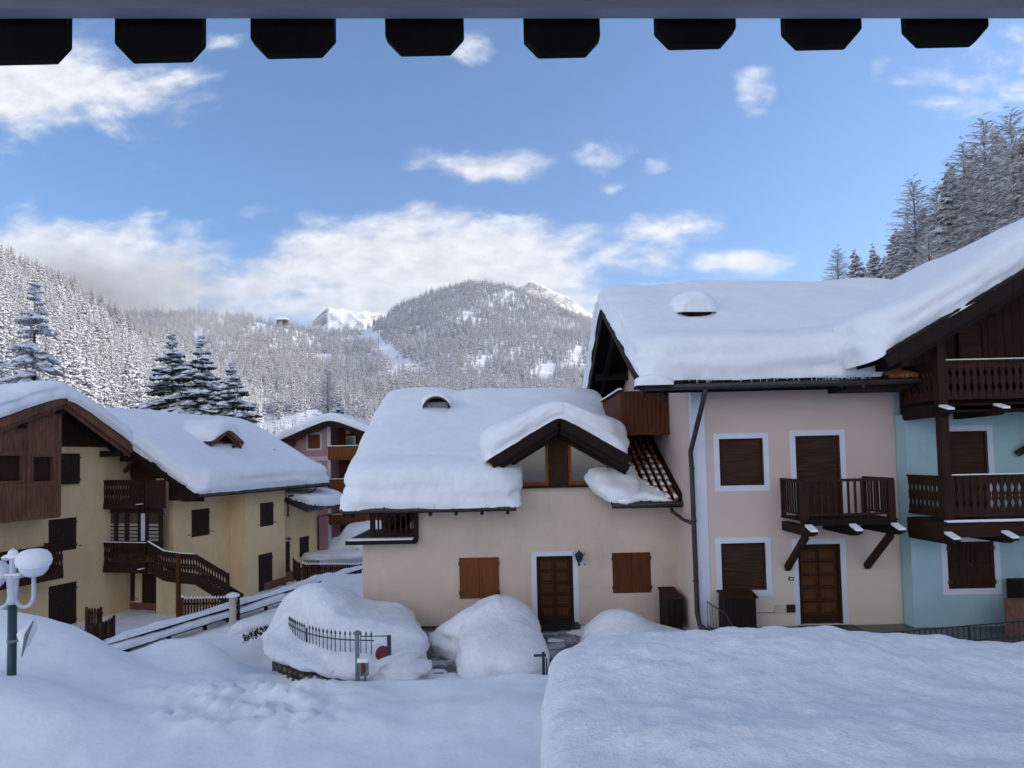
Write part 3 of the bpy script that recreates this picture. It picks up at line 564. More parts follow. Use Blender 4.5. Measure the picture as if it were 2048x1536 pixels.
# front balcony
def balcony(F, uL, uR, dep, zd, parent, posts, label=None):
    m = MB(); nb = int((dep+.1)/.13)
    for k in range(nb): m.fbox(F, uL-.06, uR+.06, zd-.045, zd, .02+k*.13, .02+k*.13+.122)
    m.fbox(F, uL-.06, uR+.06, zd-.15, zd-.05, dep-.02, dep+.03)
    return m.build('balcony', WD, parent, **({'label': label} if label else {}))
bL = FP.uz(1562, 1000)[0]; bR = bL+2.62*0+at(1786, 1000, 16.25)[0]-bL; dep = 1.35
bLf = at(1610, 1000, 17.6-dep)[0]; bL = (bL+bLf)/2; zr = at(1700, 960, 17.6-dep)[2]; zd = at(1700, 1038, 17.6-dep)[2]
bal = balcony(FP, bL, bR, dep, zd, pink, None)
hh = zr-zd
bar_rail(FP.p(bL, zr, dep), FP.p(bR, zr, dep), hh-.12, bal, WMX, 13, .045)
bar_rail(FP.p(bL, zr, .03), FP.p(bL, zr, dep), hh-.12, bal, WMX, 9, .04); bar_rail(FP.p(bR, zr, .03), FP.p(bR, zr, dep), hh-.12, bal, WMX, 9, .04)
for u in (bL+.02, bR-.02):
    m = MB(); m.fbox(F=FP, u0=u-.075, u1=u+.075, z0=zd-.32, z1=zr-.02, d0=dep-.14, d1=dep+.015); m.build('post', WM, bal)
    m = MB(); m.fbox(F=FP, u0=u-.05, u1=u+.05, z0=zd, z1=zr-.02, d0=.0, d1=.1); m.build('post', WM, bal)
for u in (bL+.06, (bL+bR)/2+.05, bR-.02):
    m = MB(); m.prism([FP.p(u-.09, zd-.16, 0), FP.p(u-.09, zd-.16, dep+.04), FP.p(u-.09, zd-.26, dep+.36), FP.p(u-.09, zd-.33, dep+.34), FP.p(u-.09, zd-.31, dep+.25), FP.p(u-.09, zd-.37, dep+.22), FP.p(u-.09, zd-.40, dep+.1), FP.p(u-.09, zd-.40, 0)], (.18, 0, 0)); bm = m.build('beam', WD, bal)
    m = MB(); m.prism([FP.p(u-.085, zd-.16, dep+.04), FP.p(u-.085, zd-.26, dep+.36), FP.p(u-.085, zd-.215, dep+.365), FP.p(u-.085, zd-.11, dep+.04)], (.17, 0, 0)); m.build('snow_cover', SNOW, bm)
for u in (bL+.06, bR-.02):
    m = MB(); m.beam(FP.p(u, zd-.42, dep-.12), FP.p(u, zd-1.42, .02), .13, .15); m.build('brace', WM, bal)

# ---- mint house
mint = empty('mint_house', (XM2+3, 17.15, 0), 'pale mint house at the right edge with two carved balconies and a dark gable', 'house')
r_mw = FM.rect(1899, 862, 1976, 960); r_mw = (r_mw[0], FM.uz(1940, 1030)[1], r_mw[2], r_mw[3]); r_ml = FM.rect(1895, 1083, 1989, 1177)
w = MB(); XR = XM2+7.5
ztop = lambda u: float(gab_z(u))-.05
GX0 = at(1775, 700, 15.4)[0]; GZ0 = at(1775, 705, 15.4)[2]; GS = .56; GXR = 14.6
def gab_z(x): return GZ0+GS*(np.minimum(x, 2*GXR-x)-GX0)
zfl = at(1950, 722, 15.8)[2]-1.0
wall_open(w, FM, XM2, XR, -.1, zfl-.2, [r_mw, r_ml], .17)
w.add([(XM2, 17.15, -.1), (XM2, 17.6, -.1), (XM2, 17.6, zfl-.2), (XM2, 17.15, zfl-.2)], [(0, 1, 2, 3)])
w.add([(XM-.3, 17.62, -.1), (XM2+.4, 17.62, -.1), (XM2+.4, 17.62, EZ+.3), (XM-.3, 17.62, EZ+.3)], [(0, 1, 2, 3)])
w.add([(XR, 17.15, -.1), (XR, 29, -.1), (XR, 29, 9), (XR, 17.15, 9)], [(0, 1, 2, 3)])
w.build('wall', MINT, mint)
win = roller(FM, r_mw, 0, mint); trim(FM, r_mw, .15, 0, WHITE, win, bottom=False)
win = shutters(FM, r_ml, 0, mint, WM, louver=True); trim(FM, r_ml, .15, 0, WHITE, win)
# dark timber gable wall
w = MB(); FG = Fr((0, 17.3), (1, 0)); n = 34
for k in range(n):
    u0 = XM2+k*(XR-XM2)/n; u1 = u0+(XR-XM2)/n-.012
    w.add([FG.p(u0, zfl-.2, 0), FG.p(u1, zfl-.2, 0), FG.p(u1, float(gab_z(u1))-.2, 0), FG.p(u0, float(gab_z(u0))-.2, 0), FG.p(u0, zfl-.2, -.03), FG.p(u1, zfl-.2, -.03), FG.p(u1, float(gab_z(u1))-.2, -.03), FG.p(u0, float(gab_z(u0))-.2, -.03)], [(0, 1, 2, 3), (0, 3, 7, 4), (1, 5, 6, 2)])
w.add([FG.p(XM2, zfl-.2, -.035), FG.p(XR, zfl-.2, -.035), FG.p(XR, float(gab_z(XR)), -.035), FG.p(GXR, float(gab_z(GXR)), -.035), FG.p(XM2, float(gab_z(XM2)), -.035)], [(0, 1, 2, 3, 4)])
w.build('gable_wall', WM, mint)
r = FG.rect(1912, 650, 1962, 720); win = roller(FG, (r[0], r[1]-1, r[2], r[3]), .16, mint)
# cross gable roof
YF = 15.35; gr = MB(); pts = [(GX0-.15, gab_z(GX0-.15)), (GXR, gab_z(GXR)), (2*GXR-GX0+.15, gab_z(GX0-.15))]
gr.prism([(x, YF, z-.18) for x, z in pts]+[(x, YF, z) for x, z in reversed(pts)], (0, 12, 0)); groof = gr.build('roof', WBLK, mint)
for (dz, h, y, xa) in ((-.17, .34, YF-.03, GX0-.1), (-.40, .20, YF+.10, GX0+.35)):
    m = MB()
    m.beam((xa, y, float(gab_z(xa))+dz), (GXR, y, float(gab_z(GXR))+dz), .06, h, up=(0, 0, 1)); m.beam((2*GXR-xa, y, float(gab_z(xa))+dz), (GXR, y, float(gab_z(GXR))+dz), .06, h); m.build('bargeboard', WD, groof)
for x in (GX0+.4, GX0+2.6, GX0+4.5): m = MB(); m.beam((x, YF+.05, float(gab_z(x))-.42), (x, 17.3, float(gab_z(x))-.42), .18, .26); m.build('purlin', WD, groof)
m = MB(); xx = GX0-.1
while xx < GXR: m.tube([(xx, YF-.06, float(gab_z(xx))+.035), (xx+.36, YF-.06, float(gab_z(xx+.36))+.05)], .05, 6); xx += .34
m.build('tile', TILED, groof)
snow_mass('snow_cover', [(GX0-.35, YF-.02), (2*GXR-GX0, YF-.02), (2*GXR-GX0, YF+14), (GX0-.2, YF+14), (GX0-.45, YF+2)], lambda x, y: GZ0+GS*(GXR-GX0-np.sqrt((x-GXR)**2+.2)), lambda x, y: 1.0+.12*sst((x-GX0)/4), rw=.5, rt=.55, bulge=.10, cell=.06, parent=groof, seed=12, strata=.07, wob=.05)
m = MB(); m.box(RXR-2.4, RXR-.05, EAVE_Y+.0, EAVE_Y+1.0, EZ-.22, EZ-.03); m.build('eave_board', WD, groof)
# patch of bare red tiles beside the post
m = MB(); xa = at(1778, 735, EAVE_Y)[0]; xb = at(1868, 735, EAVE_Y)[0]; nn = 9
for k in range(nn):
    x = xa+(xb-xa)*(k+.5)/nn; m.tube([(x, EAVE_Y-.06, EZ+.10), (x-.02, EAVE_Y+.55, EZ+.10+.2), (x-.04, EAVE_Y+1.1, EZ+.10+.42)], .075, 8)
m.build('tile', TILE, groof, smooth=True, label='bare red tiles beside the balcony post')
# balconies
xc = (at(1884, 1000, 15.8)[0]+XM2)/2; dd = 1.35; PX = at(1890, 900, 15.78)[0]
for lv in (0, 1):
    if lv == 0: zr = at(1960, 952, 15.8)[2]; zb = at(1960, 1032, 15.8)[2]
    else: zr = at(1950, 722, 15.8)[2]; zb = at(1950, 797, 15.8)[2]
    bal = balcony(FM, xc+.02, XR, dd, zb-.12, mint, None, 'lower carved balcony with snow along its floor' if lv == 0 else 'upper carved balcony under the gable')
    fret_rail(FM, xc, XR-1, zr, zr, .98*(zr-zb), dd, bal, WM, WMX, .17, snow=False)
    FS2 = Fr((xc, 17.15), (0, -1)); FS2.n = np.array((-1., 0, 0))
    fret_rail(FS2, .03, dd-.02, zr, zr, .98*(zr-zb), 0, bal, WM, WMX, .17)
    m = MB(); m.beam((xc+.1, 15.8, zr+.04), (XR-1, 15.8, zr+.04), .09, .03); m.build('snow_cover', SNOW, bal, bevel=.01)
    if lv == 0:
        m = MB(); m.fbox(FM, xc-.05, XR, zb-.50, zb-.13, dd-.06, dd+.06); m.box(xc-.06, xc+.04, 15.86, 17.15, zb-.55, zb-.13); m.build('fascia', WMX, bal)
        m = MB(); m.fbox(FM, xc+.02, XR, zb-.135, zb-.08, dd-.02, dd+.12); m.build('snow_cover', SNOW, bal, bevel=.02)
        ends = (1905, 2020); yy = 1058; 
    else:
        m = MB(); m.fbox(FM, xc-.05, XR, zb-.32, zb-.13, dd-.08, dd+.03); m.box(xc-.06, xc+.04, 15.86, 17.15, zb-.40, zb-.13); m.build('fascia', WD, bal); ends = (1893, 2003); yy = 806
    for i, ex in enumerate(ends):
        x = at(ex, yy, 15.6)[0]-.03; z1 = zb-(.52 if lv == 0 else .30)
        m = MB(); m.prism([FM.p(x-.09, z1+.12, 0), FM.p(x-.09, z1+.12, dd+.06), FM.p(x-.09, z1+.02, dd+.40), FM.p(x-.09, z1-.04, dd+.38), FM.p(x-.09, z1-.06, dd+.25), FM.p(x-.09, z1-.12, dd+.15), FM.p(x-.09, z1-.14, 0)], (.18, 0, 0)); bm = m.build('beam', WD, bal)
        m = MB(); m.prism([FM.p(x-.085, z1+.12, dd+.07), FM.p(x-.085, z1+.02, dd+.40), FM.p(x-.085, z1+.065, dd+.405), FM.p(x-.085, z1+.17, dd+.07)], (.17, 0, 0)); m.build('snow_cover', SNOW, bm)
m = MB(); m.box(PX-.11, PX+.09, 15.72, 15.92, at(1890, 1035, 15.8)[2]-.05, at(1890, 690, 15.8)[2]+.5); m.build('post', WM, mint)
m = MB(); a = at(2034, 908, 17.1); m.beam(tuple(a), (a[0]+.9, 16.2, a[2]+.95), .14, .16); m.build('brace', WM, mint)
# terrace in front of the row
m = MB(); m.box(XL-.05, XR, 15.9, 17.55, -.25, ZT-.02); tag(m.build('terrace', PAVE), kind='structure')

# ------------------------------------------------------------------ peach house in the middle
EXL = FE.uz(726, 1150)[0]; EXR = XL-.0; EXN = FE.uz(836, 1050)[0]; PB = -.12
PEY = 18.85; PEZ = at(900, 1012, PEY)[2]; PSL = .47; PRY = 26.2; PXL = at(690, 1025, PEY)[0]
peach = empty('peach_house', (0, 19.8, 0), 'low peach plastered house in the middle with orange shutters and a glazed dormer', 'house')
def ze(y): return PEZ+PSL*(PRY-PEY-np.sqrt((y-PRY)**2+.15))
r_l = FE.rect(919, 1115, 998, 1196); r_r = FE.rect(1225, 1105, 1302, 1186); r_pd = FE.rect(1074, 1112, 1147, 1249); r_pd = (r_pd[0], PB, r_pd[2], r_pd[3])
zn = FE.uz(780, 1084)[1]; zsill = FE.uz(1120, 969)[1]
dX0 = FE.uz(1033, 960)[0]; dX1 = FE.uz(1210, 960)[0]; dXc = (FE.uz(1118, 900)[0]); dzA = FE.uz(1118, 860)[1]
w = MB(); wall_open(w, FE, EXN, EXR, -.3, zsill, [r_l, r_r, r_pd], .15); wall_open(w, FE, EXL, EXN, -.3, zn, [], .15)
ztop_e = float(ze(19.8))-.1
w.add([FE.p(EXN, zsill, 0), FE.p(dX0, zsill, 0), FE.p(dX0, ztop_e, 0), FE.p(EXN, ztop_e, 0)], [(0, 1, 2, 3)])
w.add([FE.p(dX1, zsill, 0), FE.p(EXR, zsill, 0), FE.p(EXR, ztop_e, 0), FE.p(dX1, ztop_e, 0)], [(0, 1, 2, 3)])
w.add([(EXL, 19.8, -.3), (EXL, 29, -.3), (EXL, 29, zn), (EXL, 19.8, zn)], [(0, 3, 2, 1)])
w.add([(EXN, 19.8, zn), (EXN, 21.2, zn), (EXN, 21.2, ztop_e), (EXN, 19.8, ztop_e)], [(0, 3, 2, 1)])
yy = [22.6, PRY, 29.8]
w.add([(EXL, y, zn-.3) for y in yy]+[(EXL, y, float(ze(y))-.2) for y in yy], [(0, 3, 4, 1), (1, 4, 5, 2)])
w.add([(EXL, 29.2, -.3), (EXR, 29.2, -.3), (EXR, 29.2, 4), (EXL, 29.2, 4)], [(0, 1, 2, 3)])
w.build('wall', PEACH, peach)
m = MB(); m.fbox(FE, EXL-.02, r_pd[0]-.2, -.35, -.02, 0, .03); m.build('plinth', TILED, peach); m = MB(); m.fbox(FE, r_pd[2]+.2, EXR, -.35, PB+.05, 0, .03); m.build('plinth', TILED, peach)
shutters(FE, r_l, 0, peach, WO, panel=True, frame=False, label='bright orange wooden shutters, closed'); shutters(FE, r_r, 0, peach, wood('chestnut_wood', (.06, .020, .008), (.14, .045, .016)), panel=True, label='darker chestnut shutters, closed')
dr = panel_door(FE, r_pd, 0, peach, WM, wood('dark_door_panel', (.04, .014, .007), (.10, .034, .014)), rows=5); trim(FE, r_pd, .16, 0, WHITE, dr, bottom=False, wt=.14); handle(FE, r_pd[2]-.14, 1.0, -.08, dr)
# wall lantern
lc = FE.uz(1157, 1112); m = MB(); m.tube([FE.p(lc[0], lc[1]-.22, .0), FE.p(lc[0], lc[1]-.26, .12), FE.p(lc[0], lc[1]-.14, .2)], .012, 6); m.fbox(FE, lc[0]-.03, lc[0]+.03, lc[1]-.3, lc[1]-.16, 0, .015)
q = FE.p(lc[0], lc[1], .2); m.lathe(q, [(.05, -.15), (.075, -.13), (.13, .06)], 6); m.lathe(q, [(.15, .06), (.12, .09), (.04, .15), (.015, .2), (.005, .24)], 6)
lan = m.build('wall_lantern', IRON, peach)
for k in range(6): m = MB(); a = math.pi/3*k; m.tube([(q[0]+.14*math.cos(a), q[1]+.14*math.sin(a), q[2]+.06), (q[0]+.19*math.cos(a), q[1]+.19*math.sin(a), q[2]+.12), (q[0]+.15*math.cos(a), q[1]+.15*math.sin(a), q[2]+.15)], .008, 5); m.build('scroll', IRON, lan)
def digits(F, s, u, z, h, d, parent, mat):
    seg = {'9': 'abcdfg', '6': 'acdefg', '8': 'abcdefg', '2': 'abdeg'}; w_ = h*.5; t = h*.16; m = MB()
    for i, ch in enumerate(s):
        x = u+i*h*.72
        S = {'a': (0, w_, h-t, h), 'b': (w_-t, w_, h/2, h), 'c': (w_-t, w_, 0, h/2), 'd': (0, w_, 0, t), 'e': (0, t, 0, h/2), 'f': (0, t, h/2, h), 'g': (0, w_, h/2-t/2, h/2+t/2)}
        for n_, k in enumerate(seg[ch]): a = S[k]; m.fbox(F, x+a[0], x+a[1], z+a[2], z+a[3], d, d+.004+.0006*n_)
    return m.build('number', mat, parent)
BLUE = flat('sign_blue', (.03, .08, .32), .4)
r = FE.rect(1163, 1124, 1175, 1133); m = MB(); m.fbox(FE, r[0], r[2], r[1], r[3], 0, .012); pl = m.build('number_plate', WHITE, peach); digits(FE, '96', r[0]+.05, r[1]+.035, .075, .012, pl, BLUE)
r = FE.rect(1158, 1167, 1166, 1172); m = MB(); m.fbox(FE, r[0], r[2], r[1], r[3], 0, .015); m.build('doorbell', CREAM, peach)
# roof of the peach house: two pieces leave the dormer free
dR = FE.uz(1215, 990)[0]; dL = FE.uz(1032, 1000)[0]
rf = MB()
def rslab(mb, x0, x1, y0, y1, zf, th=.18):
    a = [(y, float(zf(y))) for y in (y0, y1)]
    mb.hexa([(x0, a[0][0], a[0][1]-th), (x1, a[0][0], a[0][1]-th), (x1, a[1][0], a[1][1]-th), (x0, a[1][0], a[1][1]-th), (x0, a[0][0], a[0][1]), (x1, a[0][0], a[0][1]), (x1, a[1][0], a[1][1]), (x0, a[1][0], a[1][1])])
zlin = lambda y: PEZ+PSL*(PRY-PEY-abs(y-PRY))
rslab(rf, PXL, dL, PEY, 20.6, zlin); rslab(rf, dR, EXR-.02, PEY, 20.6, zlin); rslab(rf, PXL, EXR-.02, 20.6, PRY, zlin); rslab(rf, PXL, EXR-.02, PRY, 30.6, zlin)
er = rf.build('roof', WBLK, peach)
m = MB(); m.beam((PXL-.04, PEY, float(zlin(PEY))-.13), (PXL-.04, PRY, float(zlin(PRY))-.13), .06, .26); m.beam((PXL-.04, 30.6, float(zlin(30.6))-.13), (PXL-.04, PRY, float(zlin(PRY))-.13), .06, .26); m.build('bargeboard', WD, er)
for x in np.arange(PXL+.2, dL, .75): m = MB(); m.beam((x, PEY+.05, float(zlin(PEY+.05))-.25), (x, 19.8, float(zlin(19.8))-.25), .09, .13); m.build('rafter', WD, er)
gutter([(PXL-.1, PEY-.10, PEZ-.08), (dL-.02, PEY-.10, PEZ-.08)], .075, er); gutter([(dR+.0, PEY-.10, PEZ-.08), (EXR-.05, PEY-.10, PEZ-.06)], .075, er)
m = MB(); tile_edge((PXL, PEY-.02, PEZ), (dL, PEY-.02, PEZ), m, .2, 0, .08, (0, .3, .14)); m.build('tile', TILED, er)
# bare terracotta strip at the right with snow caught on the tile steps
tx0, tx1 = dR, EXR-.06; m = MB(); sn = MB(); row = 0; y = PEY-.02
while y < 25.5:
    y1 = y+.36; nx = int((tx1-tx0)/.2)
    for k in range(nx):
        x = tx0+(k+.5)*(tx1-tx0)/nx
        m.tube([(x, y, float(zlin(y))+.055), (x, y1+.03, float(zlin(y1))+.03)], .062, 8)
        m.box(x-.10, x-.04, y, y1, float(zlin(y)), float(zlin(y))+.02)
        if y < 21.6 and random.random() < (.85 if y < 20.7 else .35) and x > dR+.5: sn.tube([(x, y+.02, float(zlin(y))+.10), (x, y+.30, float(zlin(y+.3))+.065)], [.055, .048], 8)
    y = y1
tl = m.build('tile', TILE, er, smooth=True, label='bare terracotta tiles on the right strip'); sn.build('snow_cover', SNOW, tl, smooth=True)
m = MB(); m.box(EXR-.08, EXR-.015, PEY, 26, 0, 0.0001) if False else m.beam((EXR-.05, PEY, PEZ+.10), (EXR-.05, 25.5, float(zlin(25.5))+.10), .07, .22); m.build('flashing', WD, er)
# dormer
apx = at(1118, 833, 18.95); DL = at(985, 905, 18.95); DRr = at(1262, 925, 18.95)
sdm = ((apx[2]-DL[2])/(apx[0]-DL[0])+(apx[2]-DRr[2])/(DRr[0]-apx[0]))/2; hwd = (DRr[0]-DL[0])/2; dz_e = apx[2]-sdm*hwd; cxd = apx[0]
def zd_(x): return apx[2]-sdm*abs(x-cxd)
dm = MB(); yb = 24.2; pts = [(cxd-hwd, zd_(cxd-hwd)), (cxd, zd_(cxd)), (cxd+hwd, zd_(cxd+hwd))]
dm.prism([(x, 18.95, z-.14) for x, z in pts]+[(x, 18.95, z) for x, z in reversed(pts)], (0, yb-18.95, 0)); dorm = dm.build('dormer', WD, peach)
for (y, dz, h) in ((18.9, -.15, .30), (19.02, -.36, .22), (19.45, -.48, .2)):
    m = MB()
    for s in (-1, 1): m.beam((cxd+s*(hwd+.0), y, zd_(cxd+hwd)+dz), (cxd, y, zd_(cxd)+dz), .06, h)
    m.build('bargeboard', WD, dorm)
FD = Fr((0, 19.72), (1, 0)); m = MB(); m.fbox(FD, cxd-.33*0-.28, cxd+.28, zsill-.02, zd_(cxd)-.35, -.1, .03); m.build('centre_post', WM, dorm)
for s in (-1, 1):
    ui = cxd+s*.30; uo = cxd+s*(hwd-.55); zi = zd_(ui)-.48; zo = zd_(uo)-.48; ff = MB()
    ff.fbox(FD, min(ui, ui+s*.09), max(ui, ui+s*.09), zsill, zi, -.06, .01); ff.fbox(FD, min(uo, uo+s*.05), max(uo, uo+s*.05), zsill, max(zo, zsill+.02), -.06, .005); ff.fbox(FD, min(ui, uo), max(ui, uo), zsill-.02, zsill+.10, -.06, .012)
    ff.beam(FD.p(ui, zi, -.02), FD.p(uo, zo, -.02), .08, .10); wn = ff.build('window', WOX, dorm)
    g = MB(); q = [FD.p(ui, zsill+.05, -.03), FD.p(uo, zsill+.05, -.03), FD.p(uo, max(zo, zsill+.06), -.03), FD.p(ui, zi, -.03)]; g.add(q, [(0, 1, 2, 3) if s > 0 else (3, 2, 1, 0)]); g.build('pane', GLASS, wn)
m = MB(); m.fbox(FD, cxd-hwd+.3, cxd+hwd-.3, zsill-.09, zsill-.02, -.06, .10); m.build('sill', WD, dorm)
snow_mass('snow_cover', [(cxd-hwd-.25, 18.88), (cxd+hwd-.05, 18.88), (cxd+hwd-.1, yb-1.2), (cxd+.4, yb+1.2), (cxd-.4, yb+1.2), (cxd-hwd, yb-1.2)], lambda x, y: apx[2]+.02-sdm*np.sqrt((x-cxd)**2+.02), lambda x, y: .86-sdm*(np.sqrt((x-cxd)**2+.42)-np.sqrt((x-cxd)**2+.02)), rw=.38, rt=.5, bulge=.09, cell=.05, parent=dorm, seed=21, strata=.05)
# main snow, with a bay cut out for the dormer
snow_mass('snow_cover', [(PXL-.08, PEY-.1), (dL+.08, PEY-.1), (dL+.12, 20.1), (cxd-hwd+.9, 20.9), (cxd+hwd-.9, 20.9), (dR-.55, 20.2), (dR-.45, 19.5), (dR-.02, PEY-.06), (dR+.62, PEY-.08), (dR+.68, 19.5), (dR+.75, 20.4), (EXR-1.5, 22.4), (EXR-1.45, 24.5), (EXR-1.6, 30.7), (PXL-.1, 30.7)],
          lambda x, y: PEZ+PSL*(PRY-PEY-np.sqrt((y-PRY)**2+.15)), lambda x, y: (.90+.10*np.exp(-((x+3.6)/1.6)**2)-.12*np.exp(-((x+2.1)/.5)**2-((y-PRY)/2.)**2))*(1-.18*sst((x-dR+.3)/.9)*sst((21-y)/1.0)), rw=.5, rt=.65, bulge=.16, cell=.05, parent=er, seed=5, strata=.05, wob=.05, wallf=.74)
snow_mass('snow_cover', [(dR+.2, PEY-.05), (dR+1.75, PEY-.05), (dR+1.5, 19.2), (dR+1.05, 20.1), (dR+.6, 21.0)], lambda x, y: zlin(y)+.03, .16, rw=.2, rt=.6, bulge=.02, cell=.05, parent=er, seed=15, wob=.12)
# arched roof vent
vc = at(873, 803, 23.6); m = MB(); pts = []
for j in range(13): a = math.pi*j/12; pts.append((vc[0]+math.cos(a)*.46, vc[1]-.15, vc[2]-.18+math.sin(a)*.36))
for j in range(12, -1, -1): a = math.pi*j/12; pts.append((vc[0]+math.cos(a)*.40, vc[1]-.15, vc[2]-.18+math.sin(a)*.30))
m.prism(pts, (0, 1.2, 0)); ve = m.build('roof_vent', METAL, er)
m = MB(); m.box(vc[0]-.4, vc[0]+.4, vc[1]+.1, vc[1]+.14, vc[2]-.6, vc[2]-.02); m.build('cover', STEEL, ve)
snow_mass('snow_cover', [(vc[0]-.5, vc[1]-.12), (vc[0]+.5, vc[1]-.12), (vc[0]+.5, vc[1]+1.0), (vc[0]-.5, vc[1]+1.0)], lambda x, y: vc[2]-.18+np.sqrt(np.maximum(.5**2-(x-vc[0])**2, 0))*.7, .16, rw=.1, rt=.2, bulge=.02, cell=.035, parent=ve, seed=31, under=.05, wob=.02)
# loggia balcony at the upper left corner
lg = MB(); lg.box(FE.uz(697, 1080)[0], EXN, 19.4, 22.6, zn-.02, zn+.10); log_ = lg.build('balcony', WD, peach, label='open corner balcony with wooden bars')
zrl = FE.uz(790, 1033)[1]; ux0, ux1 = FE.uz(752, 1050)[0], FE.uz(830, 1050)[0]; zlb = FE.uz(790, 1068)[1]
bar_rail((ux0, 19.75, zrl+.3), (ux1, 19.75, zrl+.3), zrl+.3-zlb, log_, WMX, 7, .05)
for u in (ux0-.09, ux1+.04): m = MB(); m.box(u-.07, u+.07, 19.68, 19.82, zn+.1, ztop_e+.1); m.build('post', WM, log_)
m = MB(); m.box(ux0-.1, EXN, 19.70, 19.80, zn+.10, zlb-.04); m.build('kick_board', WMX, log_)
m = MB(); m.box(FE.uz(700, 1080)[0], EXN-.1, 19.36, 19.7, zn+.10, zn+.15); m.build('snow_cover', SNOW, log_, bevel=.02)
# ------------------------------------------------------------------ yellow house on the left, turned 15 degrees
OL = np.array((-19.3, 29.5)); TH = math.radians(15); VL = np.array((math.sin(TH), math.cos(TH))); UL = np.array((math.cos(TH), -math.sin(TH)))
def lw(u, v): return OL[0]+u*UL[0]+v*VL[0], OL[1]+u*UL[1]+v*VL[1]
def lp(u, v, z): x, y = lw(u, v); return (float(x), float(y), float(z))
def FSide(u0): return Fr(lw(u0, 0), VL)        # wall facing the road; coordinate = v
def FFront(v0): return Fr(lw(0, v0), UL)       # wall facing the camera; coordinate = u
GY = -1.95; LEZ = 3.68; LEU = 4.85; LS = .60; LRU = -1.7; LV0, LV1 = 1.3, 12.6
def zl(u): return LEZ+LS*(LEU-u) if np.isscalar(u) and u > LRU else (LEZ+LS*(LEU-np.maximum(u, 2*LRU-u)) if not np.isscalar(u) else LEZ+LS*(LEU-(2*LRU-u)))
yel = empty('yellow_house', lp(0, 2, -2), 'big yellow chalet on the left with carved balconies, outside stair and snowy roofs', 'house')
F1 = FSide(0); F3 = FSide(3.0); F5 = FSide(3.95); F6 = FSide(3.5); F2 = FFront(2.4); FPi = FFront(1.9)
r1a = F1.rect(97, 1037, 153, 1102); r1b = F1.rect(97, 1168, 153, 1250); r1c = F1.rect(121, 907, 158, 968)
r2d = F2.rect(283, 1147, 330, 1240); r2w = F2.rect(228, 1145, 270, 1202)
r3 = F3.rect(383, 1018, 419, 1072); r5 = F5.rect(520, 1005, 547, 1052); r5d = F5.rect(517, 1107, 545, 1180); r6 = F6.rect(599, 1073, 618, 1113); r6d = F6.rect(569, 1083, 580, 1150)
r1b = (r1b[0], GY, r1b[2], r1b[3]); r2d = (r2d[0], GY, r2d[2], r2d[3])
pu = F3.uz(352, 1100)[0]; u_p0 = FPi.uz(325, 1100)[0]; u_a = 3.0
va = F3.uz(352, 1100)[0]; vb = F3.uz(440, 1100)[0]; vc5 = F5.uz(491, 1100)[0]; vd = F5.uz(571, 1100)[0]; ve6 = F6.uz(635, 1100)[0]
w = MB(); top = lambda u: LEZ+LS*(LEU-u)-.12
wall_open(w, F1, -9, 2.4, GY-.6, 5.9, [r1a, r1b], .14)
wall_open(w, F2, 0, 2.9, GY-.6, 3.6, [r2d, r2w], .14); w.add([F2.p(0, 3.6), F2.p(3, 3.6), F2.p(3, top(3)), F2.p(0, top(0))], [(0, 1, 2, 3)])
w.add([lp(2.0, 1.9, GY-.6), lp(3, 1.9, GY-.6), lp(3, 1.9, top(3)-.3), lp(2.0, 1.9, top(3)-.3), lp(2.0, 2.4, GY-.6), lp(2.0, 2.4, top(3)-.3)], [(0, 1, 2, 3), (4, 0, 3, 5)])
wall_open(w, F3, 1.9, vc5, GY-.6, top(3), [r3], .14)
w.add([lp(3, vc5, GY-.6), lp(3.95, vc5, GY-.6), lp(3.95, vc5, top(3.95)), lp(3, vc5, top(3))], [(0, 1, 2, 3)])
wall_open(w, F5, vc5, vd, GY-.6, top(3.95), [r5, r5d], .14)
wall_open(w, F6, vd, ve6, GY-.6, top(3.5)-.8, [r6, r6d], .14)
w.add([lp(3.95, vd, GY), lp(3.5, vd, GY), lp(3.5, vd, 3.8), lp(3.95, vd, 3.8)], [(0, 1, 2, 3)])
w.add([lp(3.5, ve6, GY-.6), lp(-6, ve6, GY-.6), lp(-6, ve6, 4), lp(3.5, ve6, 4)], [(0, 1, 2, 3)])
w.build('wall', YELLOW, yel)
RPL = noisy('red_plinth', (.16, .07, .05), (.22, .10, .07), 3)
for a_ in ((F2, 0, 3, GY-.4, GY+.35, 0, .03), (F5, vc5+1.5, vd, GY-.4, GY+.45, 0, .03), (F6, vd, ve6, GY-.4, GY+.55, 0, .03)): m = MB(); m.fbox(*a_); m.build('plinth', RPL, yel)
shutters(F1, r1a, 0, yel, SHUT); shutters(F1, r1b, 0, yel, SHUT, label='tall dark door shutters at ground level'); shutters(F2, r2w, 0, yel, SHUT)
shutters(F1, (r1c[0], r1c[1], r1c[2]-.03, r1c[3]), .06, yel, SHUT, frame=False)
m = MB(); m.fbox(F2, r2d[0], r2d[2], r2d[1], r2d[3], -.12, -.05)
for k in range(9): u = r2d[0]+(r2d[2]-r2d[0])*(k/9); m.fbox(F2, u+.004, u+(r2d[2]-r2d[0])/9-.004, GY, r2d[3], -.05, -.03)
d_ = m.build('door', SHUT, yel); handle(F2, r2d[2]-.12, GY+1.0, -.02, d_)
shutters(F3, r3, 0, yel, SHUT); shutters(F5, r5, 0, yel, SHUT); shutters(F5, r5d, 0, yel, SHUT, label='tall brown door shutters on the road side'); shutters(F6, r6, 0, yel, SHUT); shutters(F6, r6d, 0, yel, SHUT)
